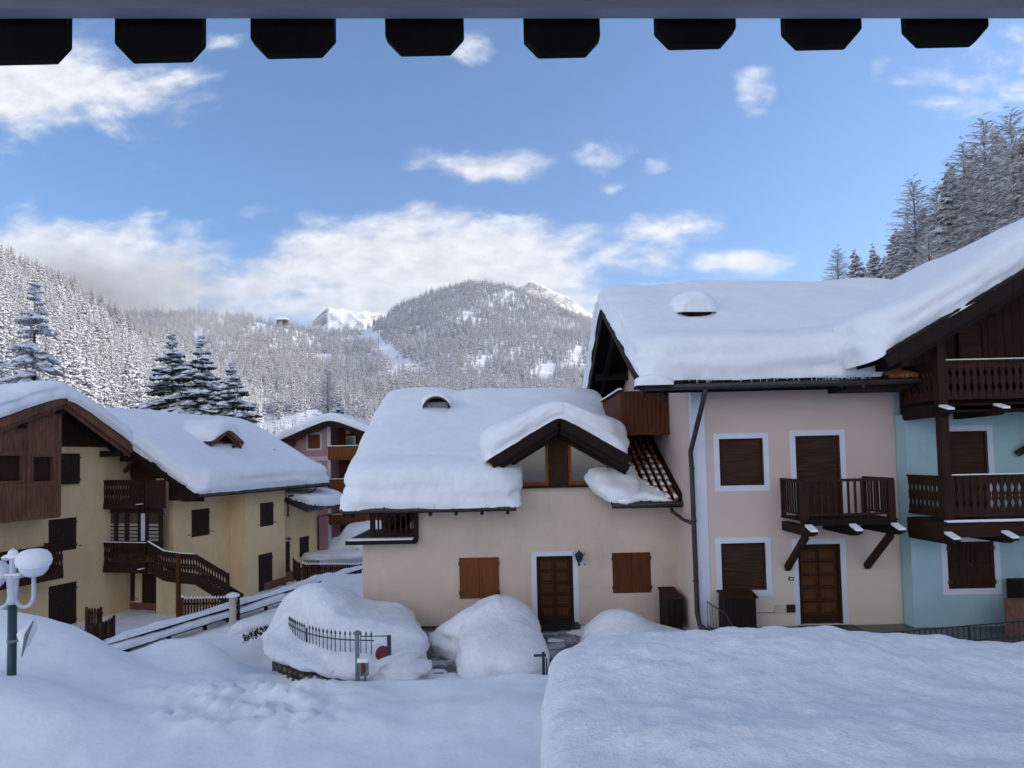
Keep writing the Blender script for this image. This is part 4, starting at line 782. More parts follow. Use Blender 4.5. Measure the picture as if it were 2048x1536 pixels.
for (F, r) in ((F1, r1a), (F3, r3), (F5, r5), (F2, r2w), (F6, r6)):
    for (u) in (r[0]-.18, r[2]+.18): m = MB(); m.fbox(F, u-.06, u+.06, r[1]+.12, r[1]+.15, 0, .05); m.build('shutter_hook', IRON, yel)
# main roof
rf = MB(); prof = [(LEU, zl(LEU)), (LRU, LEZ+LS*(LEU-LRU)), (-8, LEZ+LS*(LEU-LRU)-LS*(LRU+8))]
rf.prism([lp(u, LV0, z-.2) for u, z in prof]+[lp(u, LV0, z) for u, z in reversed(prof)], (VL[0]*(LV1-LV0), VL[1]*(LV1-LV0), 0)); lroof = rf.build('roof', WBLK, yel)
m = MB()
m.beam(lp(LEU, LV0-.04, LEZ-.17), lp(LRU, LV0-.04, LEZ+LS*(LEU-LRU)-.17), .06, .36); m.build('bargeboard', WD, lroof)
m = MB(); m.beam(lp(LEU-.9, LV0+.25, LEZ+.9*LS-.42), lp(LRU, LV0+.25, LEZ+LS*(LEU-LRU)-.42), .10, .24); m.build('bargeboard', WM, lroof)
for v in np.arange(LV0+.5, LV1, .8): m = MB(); m.beam(lp(LEU-.05, v, LEZ-.14), lp(3.0, v, LEZ+LS*(LEU-3)-.16), .10, .13); m.build('rafter', WM, lroof)
gutter([lp(LEU+.10, LV0-.05, LEZ-.10), lp(LEU+.10, LV1, LEZ-.04)], .08, lroof)
m = MB(); tile_edge(lp(LEU, LV0, LEZ), lp(LEU, LV1, LEZ), m, .2, 0, .08, (-.25*UL[0], -.25*UL[1], .15)); m.build('tile', TILED, lroof)
lxf = lambda u, v: lw(u, v)
# dormer facing the road
F5n = FSide(3.2); da = F5n.uz(452, 856)
dv = da[0]; du = 3.0; dza = zl(0.6)+.95
h_ = hit(455, 855, (*lw(2.6, 0), 0), np.array((*UL, 0.))); dv = float(np.dot(h_[:2]-OL, VL)); dza = float(h_[2])
du = 2.6; hw = 1.2; ds = .62; db = -2.0
dm = MB(); pts = [(dv-hw, dza-ds*hw), (dv, dza), (dv+hw, dza-ds*hw)]
dm.prism([lp(du, v, z-.12) for v, z in pts]+[lp(du, v, z) for v, z in reversed(pts)], (UL[0]*(db-du), UL[1]*(db-du), 0)); ldor = dm.build('dormer', WD, yel)
for (dd_, dz, h) in ((.04, -.12, .24), (-.1, -.3, .16)):
    m = MB()
    for s in (-1, 1): m.beam(lp(du+dd_, dv+s*(hw+.02), dza-ds*hw+dz), lp(du+dd_, dv, dza+dz), .05, h)
    m.build('bargeboard', WP, ldor)
m = MB(); m.hexa([lp(du-.5, dv-hw+.25, zl(du-.5)-.1), lp(du-.5, dv+hw-.25, zl(du-.5)-.1), lp(db, dv+hw-.25, zl(du-.5)-.1), lp(db, dv-hw+.25, zl(du-.5)-.1), lp(du-.5, dv-hw+.25, dza-ds*hw+.1), lp(du-.5, dv+hw-.25, dza-ds*hw+.1), lp(db, dv+hw-.25, dza-ds*hw+.1), lp(db, dv-hw+.25, dza-ds*hw+.1)]); m.build('dormer_wall', WD, ldor)
gutter([lp(du-.05, dv-hw-.04, dza-ds*hw-.1), lp(db+1.0, dv-hw-.04, dza-ds*hw-.1)], .05, ldor)
snow_mass('snow_cover', [(du+.08, dv-hw-.05), (du+.08, dv+hw+.05), (db-.3, dv+hw), (db-1.5, dv+.3), (db-1.5, dv-.3), (db-.3, dv-hw-.05)], lambda u, v: dza+.05-ds*np.sqrt((v-dv)**2+.12), .62, rw=.3, rt=.35, bulge=.08, cell=.055, parent=ldor, xf=lxf, seed=41, strata=.04)
wn = MB(); Fd = FSide(du-.48); wn.fbox(Fd, dv-.45, dv+.45, dza-1.15, dza-.7, -.02, .03); wd_ = wn.build('window', WM, ldor); g = MB(); g.fbox(Fd, dv-.38, dv-.03, dza-1.08, dza-.76, .03, .04); g.build('pane', GLASS, wd_); g = MB(); g.fbox(Fd, dv+.03, dv+.38, dza-1.08, dza-.76, .03, .04); g.build('pane', GLASS, wd_)
# half-round vents peeping from the snow
for (px, py, sc) in ((475, 898, 1.0), (549, 901, .55)):
    p = hit(px, py, lp(2.0, 3, zl(2.0)+.75), np.array((UL[0]*LS, UL[1]*LS, 1.))); q = np.array((*UL, 0)); t = np.array((*VL, 0)); m = MB(); pts = []
    for j in range(11): a = math.pi*j/10; pts.append(p+t*math.cos(a)*.40*sc+np.array((0, 0, 1))*(math.sin(a)*.30*sc-.1))
    for j in range(10, -1, -1): a = math.pi*j/10; pts.append(p+t*math.cos(a)*.34*sc+np.array((0, 0, 1))*(math.sin(a)*.24*sc-.1))
    m.prism(pts, -q*.5); m.prism([p-q*.1+t*math.cos(math.pi*j/10)*.34*sc+np.array((0, 0, 1))*(math.sin(math.pi*j/10)*.24*sc-.1) for j in range(11)], -q*.02); m.build('roof_vent', IRON, lroof)
snow_mass('snow_cover', [(LEU+.06, LV0-.02), (LEU+.06, LV1+.1), (-8, LV1+.1), (-8, LV0+.6), (-1, LV0+.3), (1.0, LV0-.02)],
          lambda u, v: LEZ+LS*(LEU-LRU-np.sqrt((u-LRU)**2+.6)), lambda u, v: .80+.2*np.exp(-((v-3)/3)**2-((u-1)/2)**2), rw=.45, rt=.5, bulge=.13, cell=.06, parent=lroof, xf=lxf, seed=6, strata=.05, wob=.06)
# cross gable facing the road, with its own roof and snow
GU = 1.25; gA = hit(130, 791, lp(GU, 0, 0), np.array((*UL, 0.))); gvA = float(np.dot(gA[:2]-OL, VL)); gzA = float(gA[2])
gR = hit(252, 884, lp(GU, 0, 0), np.array((*UL, 0.))); gvR = float(np.dot(gR[:2]-OL, VL)); gsR = (gzA-float(gR[2]))/(gvR-gvA)
gL = hit(0, 838, lp(GU, 0, 0), np.array((*UL, 0.))); gvL = float(np.dot(gL[:2]-OL, VL)); gsL = (gzA-float(gL[2]))/(gvA-gvL); gve = gvR+.35
def zgab(v): return gzA-np.where(v > gvA, gsR*(v-gvA), gsL*(gvA-v))
gm = MB(); pts = [(gvA-6, float(zgab(gvA-6))), (gvA, gzA), (gve, float(zgab(gve)))]
gm.prism([lp(GU, v, z-.16) for v, z in pts]+[lp(GU, v, z) for v, z in reversed(pts)], (-UL[0]*8, -UL[1]*8, 0)); groof2 = gm.build('gable_roof', WBLK, yel)
for (du_, dz, h) in ((.04, -.16, .32), (-.10, -.40, .22)):
    m = MB(); m.beam(lp(GU+du_, gvA-6, float(zgab(gvA-6))+dz), lp(GU+du_, gvA, gzA+dz), .06, h); m.beam(lp(GU+du_, gve, float(zgab(gve))+dz), lp(GU+du_, gvA, gzA+dz), .06, h); m.build('bargeboard', WP, groof2)
for vv in (gvA-1.6, gvA, gve-.5): m = MB(); m.beam(lp(GU-.1, vv, float(zgab(vv))-.62), lp(-.6, vv, float(zgab(vv))-.62), .2, .27); m.build('purlin', WD, groof2)
snow_mass('snow_cover', [(GU+.08, gvA-6), (GU+.08, gve+.1), (-1.5, gve+.5), (-7, gve+.5), (-7, gvA-6)], lambda u, v: gzA-np.where(v > gvA, gsR, gsL)*np.sqrt((v-gvA)**2+.3)+.1, .78, rw=.45, rt=.45, bulge=.12, cell=.055, parent=groof2, xf=lxf, seed=44, strata=.06)
w = MB(); FW = FSide(.02)
for k in range(50):
    v0 = gvA-5+k*.16; v1 = v0+.152
    if v1 > gve-.05: break
    z0 = 5.9 if v0 > -2.3 else 6.0
    if min(float(zgab(v0)), float(zgab(v1)))-.2 > z0: w.hexa([FW.p(v0, z0, .03), FW.p(v1, z0, .03), FW.p(v1, z0, 0), FW.p(v0, z0, 0), FW.p(v0, float(zgab(v0))-.2, .03), FW.p(v1, float(zgab(v1))-.2, .03), FW.p(v1, float(zgab(v1))-.2, 0), FW.p(v0, float(zgab(v0))-.2, 0)])
w.build('gable_wall', WM, yel)
# boarded infill under the roofs
Fi = FFront(2.30)
def boards(mb, F, u0, u1, z0f, z1f, d, bw=.14, m=0):
    n = max(1, int((u1-u0)/bw)); b = (u1-u0)/n
    for k in range(n):
        a, c = u0+k*b+.004, u0+(k+1)*b-.004
        mb.hexa([F.p(a, z0f(a), d+.03), F.p(c, z0f(c), d+.03), F.p(c, z0f(c), d), F.p(a, z0f(a), d), F.p(a, z1f(a), d+.03), F.p(c, z1f(c), d+.03), F.p(c, z1f(c), d), F.p(a, z1f(a), d)], m)
zc = lambda z: (lambda u: z)
w = MB(); boards(w, FFront(2.36), .05, 4.3, zc(3.25), lambda u: LEZ+LS*(LEU-u)-.3, 0); w.build('gable_boards', WM, yel); w = MB()
FB2 = FFront(1.5); boards(w, FFront(1.6), 3.0, 4.35, zc(3.35), lambda u: LEZ+LS*(LEU-u)-.3, 0)
w.build('gable_boards', WR if False else WM, yel)
m = MB(); a = F2.rect(232, 915, 300, 975); m.fbox(F2, 1.6, 2.7, 3.4, 5.4, 0.0, .05); m.build('balcony_door', WBLK, yel)
# boxed wooden bay at far left
FBx = FSide(.9); vr = FBx.uz(119, 1000)[0]; vl = vr-5.6; zb0 = FBx.uz(100, 1030)[1]; zb1 = 7.6
rb1 = FBx.rect(62, 910, 109, 966); rb0 = FBx.rect(-10, 908, 47, 966)
bay = MB(); cols = int((vr-vl)/.13); bw = (vr-vl)/cols
for k in range(cols):
    a, c = vl+k*bw+.004, vl+(k+1)*bw-.004; mu = (a+c)/2; segs = [(zb0, zb1)]
    for rr in (rb0, rb1):
        if rr[0] < mu < rr[2]: segs = [(zb0, rr[1]), (rr[3], zb1)]
    for z0, z1 in segs:
        z1 = min(z1, float(zgab(mu))-.25); bay.fbox(FBx, a, c, z0, z1, -.03, .012*((k*7) % 3)*.3)
bay.fbox(FBx, vl, vr, zb0-.14, zb0, -.85, .03); bay.fbox(FBx, vl, vr, zb0+.01, zb0+.03, -.85, -.03)
bay.fbox(FBx, vr-.14, vr+.03, zb0-.10, zb1, -.1, .05); bay.fbox(FBx, rb0[2]+.12, rb0[2]+.26, zb0, zb1-.5, -.03, .04)
for zz in (rb1[1]-.06, rb1[3]+.06): bay.fbox(FBx, vl, vr-.14, zz-.05, zz+.05, -.02, .035)
Fend = Fr(lw(.9, vr+.0), -UL); Fend.n = np.array((*VL, 0.))
for k in range(7): bay.hexa([lp(.9-k*.13, vr-.03, zb0), lp(.9-k*.13-.125, vr-.03, zb0), lp(.9-k*.13-.125, vr, zb0), lp(.9-k*.13, vr, zb0), lp(.9-k*.13, vr-.03, zb1), lp(.9-k*.13-.125, vr-.03, zb1), lp(.9-k*.13-.125, vr, zb1), lp(.9-k*.13, vr, zb1)])
bo = bay.build('bay', WP, yel, label='weathered board bay with two small roller windows')
for rr in (rb0, rb1):
    wn = MB(); wn.fbox(FBx, rr[0], rr[0]+.07, rr[1], rr[3], -.2, .05); wn.fbox(FBx, rr[2]-.07, rr[2], rr[1], rr[3], -.2, .05); wn.fbox(FBx, rr[0]+.07, rr[2]-.07, rr[3]-.07, rr[3], -.2, .045); wn.fbox(FBx, rr[0]+.07, rr[2]-.07, rr[1], rr[1]+.07, -.2, .045); wo = wn.build('window', WP, bo)
    s = MB(); z = rr[1]+.07
    while z < rr[3]-.08: s.fbox(FBx, rr[0]+.07, rr[2]-.07, z, z+.055, -.16, -.13); z += .065
    s.fbox(FBx, rr[0]+.07, rr[2]-.07, rr[1]+.07, rr[3]-.07, -.18, -.16); s.build('roller_shutter', WM, wo)
# brace and beam under the gable
m = MB(); m.beam(lp(.15, 1.9, FPi.uz(165, 945)[1]), lp(1.35, 1.9, FPi.uz(165, 945)[1]+1.2), .14, .15, up=(VL[0], VL[1], 0)); m.build('brace', WR, yel)
m = MB(); m.beam(lp(-.2, 1.85, 5.35), lp(2.4, 1.85, 5.35), .2, .26); m.build('beam', WM, yel)
# upper balcony, glazed veranda and lower balcony with stair
vB = .9; FBal = FFront(vB)
def bal_left(x0, x1, yt, yb, name_label, snow=False):
    u0 = FBal.uz(x0, yt)[0]; u1 = FBal.uz(x1, yt)[0]; zt = FBal.uz((x0+x1)/2, yt)[1]; zb = FBal.uz((x0+x1)/2, yb)[1]
    m = MB(); m.hexa([lp(u0-.05, vB-.05, zb-.28), lp(u1, vB-.05, zb-.28), lp(u1, 2.4, zb-.28), lp(u0-.05, 2.4, zb-.28), lp(u0-.05, vB-.05, zb-.04), lp(u1, vB-.05, zb-.04), lp(u1, 2.4, zb-.04), lp(u0-.05, 2.4, zb-.04)])
    b = m.build('balcony', WM, yel, label=name_label); fret_rail(FBal, u0, u1, zt, zt, zt-zb, 0, b, WM, WMX, .15, snow=snow)
    Fs = Fr(lw(u0, 0), VL); Fs.n = -np.array((*UL, 0.)); fret_rail(Fs, vB, 2.35, zt, zt, zt-zb, 0, b, WM, WMX, .15)
    return b, u0, u1, zt, zb
bu, u0, u1, zt, zb = bal_left(181, 289, 961, 1006, 'upper carved balcony below the boarded gable')
m = MB(); m.beam(lp(u1-.1, vB-.32, zb-.12), lp(u1-.1, 2, zb-.12), .12, .12); m.build('beam', WM, bu); m = MB(); m.beam(lp(u1-.1, vB-.33, zb-.045), lp(u1-.1, vB-.02, zb-.045), .13, .03); m.build('snow_cover', SNOW, bu)
m = MB(); u2 = FBal.uz(332, 980)[0]; boards(m, FBal, u1+.05, u2, zc(zb-.25), zc(zt), 0); m.build('screen_boards', WM, bu)
bl, v0_, v1_, zt2, zb2 = bal_left(177, 292, 1086, 1133, 'lower carved balcony at the head of the stair', snow=True)
m = MB(); m.beam(lp(v1_-.1, vB-.32, zb2-.12), lp(v1_-.1, 2, zb2-.12), .12, .12); m.build('beam', WM, bl); m = MB(); m.beam(lp(v1_-.1, vB-.33, zb2-.045), lp(v1_-.1, vB-.02, zb2-.045), .13, .03); m.build('snow_cover', SNOW, bl)
Fv = FFront(1.25); ver = MB(); ra = Fv.rect(186, 1021, 325, 1082); ver.fbox(Fv, ra[0], ra[2], ra[3]-.12, ra[3]+.08, -.05, .03); ver.fbox(Fv, ra[0], ra[2], ra[1]-.6, ra[1]-.0, -.05, .02)
verE = ver.build('veranda', WM, yel, label='glazed veranda with striped curtains')
xs_ = [186, 206, 213, 229, 236, 250, 258, 277, 284, 290, 298, 325]
panes = [(188, 205), (213, 229), (236, 250), (258, 276), (281, 291), (297, 318)]; us = [ra[0]]
for i, (a, b) in enumerate(panes):
    ua, ub = Fv.uz(a, 1050)[0], Fv.uz(b, 1050)[0]; m = MB(); m.fbox(Fv, us[-1], ua, ra[1], ra[3]-.12, -.04, .03); m.build('mullion', WM, verE); us.append(ub)
    g = MB(); g.fbox(Fv, ua, ub, ra[1], ra[3]-.12, -.02, -.01); g.build('pane', GLASS, verE)
    c = MB(); zz = ra[1]+.02
    if i != 4:
        while zz < ra[1]+.75: c.fbox(Fv, ua+.02, ub-.02, zz, zz+.10, -.009, -.003); zz += .17
    else: c.fbox(Fv, ua+.02, ub-.02, ra[1]+.02, ra[3]-.14, -.009, -.003)
    c.build('curtain', CURT if i != 4 else WHITE, verE)
m = MB(); m.fbox(Fv, us[-1], ra[2], ra[1], ra[3]-.12, -.04, .03); m.build('mullion', WM, verE)
m = MB(); m.hexa([lp(ra[0], 1.27, ra[1]-.6), lp(ra[0]+.05, 1.27, ra[1]-.6), lp(ra[0]+.05, 2.4, ra[1]-.6), lp(ra[0], 2.4, ra[1]-.6), lp(ra[0], 1.27, ra[3]), lp(ra[0]+.05, 1.27, ra[3]), lp(ra[0]+.05, 2.4, ra[3]), lp(ra[0], 2.4, ra[3])]); m.build('side_wall', WM, verE)
r = FPi.rect(326, 1024, 332, 1031); m = MB(); m.fbox(FPi, r[0], r[2], r[1], r[3], 0, .02); npl = m.build('number_plate', WHITE, yel); m = MB(); m.fbox(FPi, r[0]+.04, r[2]-.04, r[1]+.05, r[3]-.05, .02, .024); m.build('emblem', BLUE, npl)
# stair going down to the right
Fst = FFront(.9); A = Fst.uz(296, 1084); B = Fst.uz(328, 1103); Cc = Fst.uz(362, 1108); D_ = Fst.uz(455, 1148)
st = MB(); zbase = zb2-.1
stair_top = A[0]; pts = [(A[0], A[1]), (B[0], B[1]), (Cc[0], Cc[1]), (Cc[0]+.75, Cc[1]-.02), (D_[0], D_[1])]
hgt = zt2-zb2
flights = []
for i in range(4):
    a, b = pts[i], pts[i+1]; st.beam(Fst.p(a[0], a[1]-hgt-.12, -.02), Fst.p(b[0], b[1]-hgt-.12, -.02), .06, .24); st.beam(Fst.p(a[0], a[1]-hgt-.12, -1.0), Fst.p(b[0], b[1]-hgt-.12, -1.0), .06, .24)
stair = st.build('stair', WM, yel, label='brown wooden outside stair with carved railing')
for i in range(4):
    a, b = pts[i], pts[i+1]
    if i != 2: fret_rail(Fst, a[0], b[0], a[1], b[1], hgt, 0, stair, WM, WMX, .14, snow=(i < 3))
    else: fret_rail(Fst, a[0], b[0], a[1], b[1], hgt, 0, stair, WM, WMX, .14, snow=True)
n = 9
for k in range(n):
    t = (k+.5)/n; u = pts[3][0]+(pts[4][0]-pts[3][0])*t; z = pts[3][1]-hgt-.06+(pts[4][1]-pts[3][1])*t
    m = MB(); m.fbox(Fst, u-.15, u+.15, z-.04, z, -1.0, -.05); m.build('tread', WM, stair)
m = MB(); m.fbox(Fst, D_[0]-.06, D_[0]+.06, GY, D_[1]+.02, -.06, .06); m.build('post', WM, stair)
m = MB(); uu = Fst.uz(360, 1160)[0]; m.fbox(Fst, uu-.07, uu+.07, GY-.4, Cc[1]+.03, .02, .16); m.build('post', WR, stair)
# small balcony at the far left, half behind the street lamp
Fq = FSide(1.0); r = Fq.rect(-40, 1105, 126, 1160); bq = MB(); bq.fbox(Fq, r[0], r[2], r[1]-.24, r[1], -1.0, .03); bq = bq.build('balcony', WM, yel, label='small carved balcony behind the street lamp')
fret_rail(Fq, r[0], r[2], r[3]+.1, r[3]+.1, r[3]+.1-r[1]-.05, 0, bq, WM, WMX, .16)
Fe = Fr(lw(1.0, r[2]), -UL); Fe.n = np.array((*VL, 0.)); fret_rail(Fe, 0, .98, r[3]+.1, r[3]+.1, r[3]+.1-r[1]-.05, 0, bq, WM, WMX, .16)
# lower annex roof at the far end
ar = MB(); av0, av1 = vd-.1, ve6+.8
ab = lambda u: 2.35+.42*(5.3-u)
ar.hexa([lp(5.3, av0, ab(5.3)-.16), lp(5.3, av1, ab(5.3)-.16), lp(3.3, av1, ab(3.3)-.16), lp(3.3, av0, ab(3.3)-.16), lp(5.3, av0, ab(5.3)), lp(5.3, av1, ab(5.3)), lp(3.3, av1, ab(3.3)), lp(3.3, av0, ab(3.3))])
aro = ar.build('annex_roof', TILED, yel); gutter([lp(5.4, av0, ab(5.3)-.12), lp(5.4, av1, ab(5.3)-.08)], .08, aro)
snow_mass('snow_cover', [(5.1, av0+1.0), (5.35, av0+2.2), (5.4, av1+.1), (3.4, av1+.1), (3.4, av0+.2)], lambda u, v: ab(u), .5, rw=.35, rt=.6, bulge=.08, cell=.08, parent=aro, xf=lxf, seed=47)
m = MB(); a = lp(LEU+.1, LV1-1.6, LEZ-.15); m.tube([a, lp(LEU-.1, LV1-1.7, LEZ-.45), lp(4.1, vd+.15, 3.05), lp(4.05, vd+.12, 2.8), lp(4.05, vd+.12, 1.9)], .05, 8); m.tube([lp(5.4, av1-.6, ab(5.3)-.2), lp(5.2, av1-.7, ab(5.3)-.5), lp(3.6, ve6-.05, 1.5), lp(3.58, ve6-.05, GY)], .05, 8); m.build('downpipe', METAL, yel, smooth=True)
m = MB(); m.fbox(F6, r6d[0]-.1, r6d[0]+.3, r6d[3]+.18, r6d[3]+.22, 0, .3); m.tube([F6.p(r6d[0]+.1, r6d[3]+.3, .25), F6.p(r6d[0]+.1, r6d[3]+.12, .25)], [.03, .09], 8); m.build('door_lamp', IRON, yel)

# ------------------------------------------------------------------ small pink chalet behind
DC = 46.; FC = Fr((0, DC), (1, 0)); cA = at(660, 838, DC-1.2); cL = at(556, 884, DC-1.2); cR = at(735, 869, DC-1.2)
chal = empty('pink_chalet', (cA[0], DC, -1), 'distant pink chalet between the roofs with an orange wooden loggia', 'house')
xc_ = cA[0]; slL = (cA[2]-cL[2])/(cA[0]-cL[0]); slR = .42
zch = lambda x: cA[2]-(slL*(xc_-x) if x < xc_ else slR*(x-xc_))
xw0 = FC.uz(560, 950)[0]; xk = FC.uz(655, 950)[0]; xk2 = FC.uz(662, 950)[0]; xw1 = FC.uz(790, 950)[0]; zbot = -1.4
w = MB(); rw_ = FC.rect(616, 869, 640, 897)
wall_open(w, FC, xw0, xk, zbot, 4.6, [], .12)
w.add([FC.p(xw0, 4.6), FC.p(xk, 4.6), FC.p(xk, zch(xk)-.3), FC.p(xw0, zch(xw0)-.3)], [(0, 1, 2, 3)])
w.add([(xk2, DC, zbot), (xk2, DC+2.2, zbot), (xk2, DC+2.2, zch(xk2)-.3), (xk2, DC, zch(xk2)-.3)], [(0, 1, 2, 3)])
w.add([(xk2, DC+2.2, zbot), (xw1, DC+2.2, zbot), (xw1, DC+2.2, 2.8), (xk2, DC+2.2, 2.8)], [(0, 1, 2, 3)])
w.add([(xw0, DC, zbot), (xw0, DC+9, zbot), (xw0, DC+9, 6), (xw0, DC, 6)], [(0, 3, 2, 1)])
w.build('wall', ROSE, chal)
m = MB(); m.fbox(FC, xk, xk2, zbot, zch(xk2)-.35, -.15, .03); zz = FC.uz(600, 918)[1]; m.fbox(FC, xw0, xk, zz-.15, zz+.15, -.05, .012); m.build('corner_strip', WHITE, chal)
rr2 = FC.rect(616, 929, 640, 955)
for r in (rw_, rr2):
    wn = MB(); wn.fbox(FC, r[0], r[2], r[1], r[3], .0, .03); wn = wn.build('shutter_pair', WO, chal); trim(FC, r, .13, .0, WHITE, wn)
w = MB(); Fh = Fr((0, DC+2.15), (1, 0)); boards(w, Fh, xk2, xw1, zc(2.8), lambda u: zch(u)-.3, 0, .2); w.build('loggia_boards', WO, chal)
for (xa, xb, ya, yb2) in ((692, 712, 872, 902), (684, 706, 1040, 1075)):
    r = Fh.rect(xa, ya, xb, yb2); m = MB(); m.fbox(Fh, r[0]-.1, r[2]+.1, r[1], r[3]+.1, .03, .08); dd_ = m.build('door', WR, chal); m = MB(); m.fbox(Fh, r[0], r[2], r[1]+.1, r[3], .08, .1); m.build('pane', GLASS, dd_)
for (yt, yb2) in ((893, 917), (958, 985), (1028, 1045)):
    a = FC.uz(662, yt)[1]; b = FC.uz(662, yb2)[1]; m = MB(); m.box(xk2, xw1, DC-.6, DC+2.1, b-.12, b); bb = m.build('balcony', WO, chal); n = 22
    m = MB(); m.box(xk2-.1, xw1, DC-.66, DC-.54, a-.08, a); m.build('handrail', WO, bb); m = MB(); bwid = (xw1-xk2)/n
    boards(m, Fr((0, DC-.6), (1, 0)), xk2-.05, xw1, zc(b), zc(a-.08), 0, .22); m.build('baluster', WO, bb)
    m = MB(); m.box(xk2-.05, xw1, DC-.65, DC-.55, a+.001, a+.05); m.build('snow_cover', SNOW, bb)
rf = MB(); pts = [(cL[0]-.4, zch(cL[0]-.4)), (xc_, cA[2]), (xc_+7, zch(xc_+7))]
rf.prism([(x, DC-1.2, z-.2) for x, z in pts]+[(x, DC-1.2, z) for x, z in reversed(pts)], (0, 11, 0)); cr_ = rf.build('roof', WO, chal)
m = MB(); m.beam((pts[0][0], DC-1.24, pts[0][1]-.14), (xc_, DC-1.24, cA[2]-.14), .05, .3); m.beam((pts[2][0], DC-1.24, pts[2][1]-.14), (xc_, DC-1.24, cA[2]-.14), .05, .3); m.build('bargeboard', WD, cr_)
for x in (-2.9, 1.2): m = MB(); m.box(xc_+x-.15, xc_+x+.15, DC-1.1, DC, zch(xc_+x)-.55, zch(xc_+x)-.22); m.build('purlin', WO, cr_)
snow_mass('snow_cover', [(pts[0][0]-.1, DC-1.25), (pts[2][0], DC-1.25), (pts[2][0], DC+9.8), (pts[0][0]-.1, DC+9.8)], lambda x, y: cA[2]-np.where(x < xc_, slL, slR)*np.sqrt((x-xc_)**2+.3)+.1, .6, rw=.35, rt=.5, bulge=.1, cell=.1, parent=cr_, seed=51)
p = at(676, 832, DC+5); m = MB(); m.box(p[0]-.35, p[0]+.35, p[1]-.35, p[1]+.35, p[2]-1.4, p[2]-.35); ch_ = m.build('chimney', ROSE, cr_); snow_mass('snow_cover', [(p[0]-.5, p[1]-.5), (p[0]+.5, p[1]-.5), (p[0]+.5, p[1]+.5), (p[0]-.5, p[1]+.5)], lambda x, y: p[2]-.36+0*x, .45, rw=.2, rt=.3, bulge=.05, cell=.08, parent=ch_, seed=52)
# ------------------------------------------------------------------ hills and far mountains
def hill_mat(name, snow_c=(.78, .81, .87), rock=(.16, .15, .15), dark=(.30, .31, .33), s=.02, amount=.5):
    m, nt, b = base_mat(name, .85); g = N(nt, 'ShaderNodeNewGeometry'); n1 = N(nt, 'ShaderNodeTexNoise', i_Scale=s, i_Detail=9.0, i_Roughness=.7); n2 = N(nt, 'ShaderNodeTexNoise', i_Scale=s*6, i_Detail=8.0, i_Roughness=.75)
    for n in (n1, n2): nt.links.new(g.outputs['Position'], n.inputs['Vector'])
    sp = N(nt, 'ShaderNodeSeparateXYZ'); nt.links.new(g.outputs['Normal'], sp.inputs[0])
    k = M2(nt, 'ADD', M2(nt, 'MULTIPLY', M2(nt, 'SUBTRACT', 1.0, sp.outputs[2]), 1.2), M2(nt, 'MULTIPLY', n2.outputs[0], 1.0))
    mr = N(nt, 'ShaderNodeMapRange', interpolation_type='SMOOTHSTEP'); nt.links.new(k, mr.inputs[0]); mr.inputs[1].default_value = 1.35-amount; mr.inputs[2].default_value = 1.6-amount
    mx = N(nt, 'ShaderNodeMix', data_type='RGBA'); nt.links.new(mr.outputs[0], mx.inputs[0]); mx.inputs[6].default_value = (*snow_c, 1)
    nt.links.new(ramp(nt, n1.outputs[0], [(.35, rock), (.65, dark)]), mx.inputs[7]); nt.links.new(mx.outputs[2], b.inputs['Base Color'])
    bump(nt, b, n2.outputs[0], .8, .12/s*.05); return m
HILL = hill_mat('snowy_slope', amount=.25); ROCKY = hill_mat('rocky_snow_peak', s=.012, amount=.58, rock=(.14, .13, .13), dark=(.30, .26, .22))
def loft(name, rows, nu, nv, amp, sc, mat, seed, power=1.0):
    A = np.array(rows, float); n, k = A.shape[:2]; t = np.linspace(0, n-1, nv); s = np.linspace(0, k-1, nu)
    B = np.zeros((nv, k, 3)); G = np.zeros((nv, nu, 3))
    for j in range(k):
        for c in range(3): B[:, j, c] = np.interp(t, np.arange(n), A[:, j, c])
    for i in range(nv):
        for c in range(3): G[i, :, c] = np.interp(s, np.arange(k), B[i, :, c])
    for c in range(3): G[:, :, c] = blur(G[:, :, c], 10)
    nz = fbm(G[..., 0]*sc, G[..., 1]*sc, 0, 5, seed); ridge = 1-np.abs(fbm(G[..., 0]*sc*.8, G[..., 1]*sc*.8, 5, 4, seed+9))
    G[..., 2] += amp*(nz*.6+(ridge-.6)*.7)
    o = patch(name, G, mat, None); tag(o, kind='structure'); return G
def rowpx(cols, ys, Ds): return [at(x, y, d) for x, y, d in zip(cols, ys, Ds)]
# left wooded slope, beginning behind the yellow house
cols = [-260, -100, 0, 130, 250, 350, 430, 520]
sky_y = [440, 495, 540, 592, 662, 706, 748, 806]; D1 = [330, 340, 360, 400, 450, 500, 540, 560]
base_y = [800, 800, 800, 815, 835, 855, 872, 884]; D0 = [95, 110, 125, 160, 200, 240, 290, 350]
rows = []
for t in (-.3, 0, .2, .4, .6, .8, 1.0):
    tt = max(t, 0); ys = [b+(s_+8-b)*tt for b, s_ in zip(base_y, sky_y)]; Ds = [a*(b/a)**tt for a, b in zip(D0, D1)]
    if t < 0: pts = [(*at(x, y, d*.6)[:2], -3) for x, y, d in zip(cols, base_y, D0)]
    else: pts = rowpx(cols, ys, Ds)
    rows.append(pts)
back = [(p[0]-60, p[1]+60, p[2]-25) for p in rows[-1]]; rows.append(back)
LHILL = loft('left_hill', rows, 160, 120, 3.2, .018, HILL, 3)
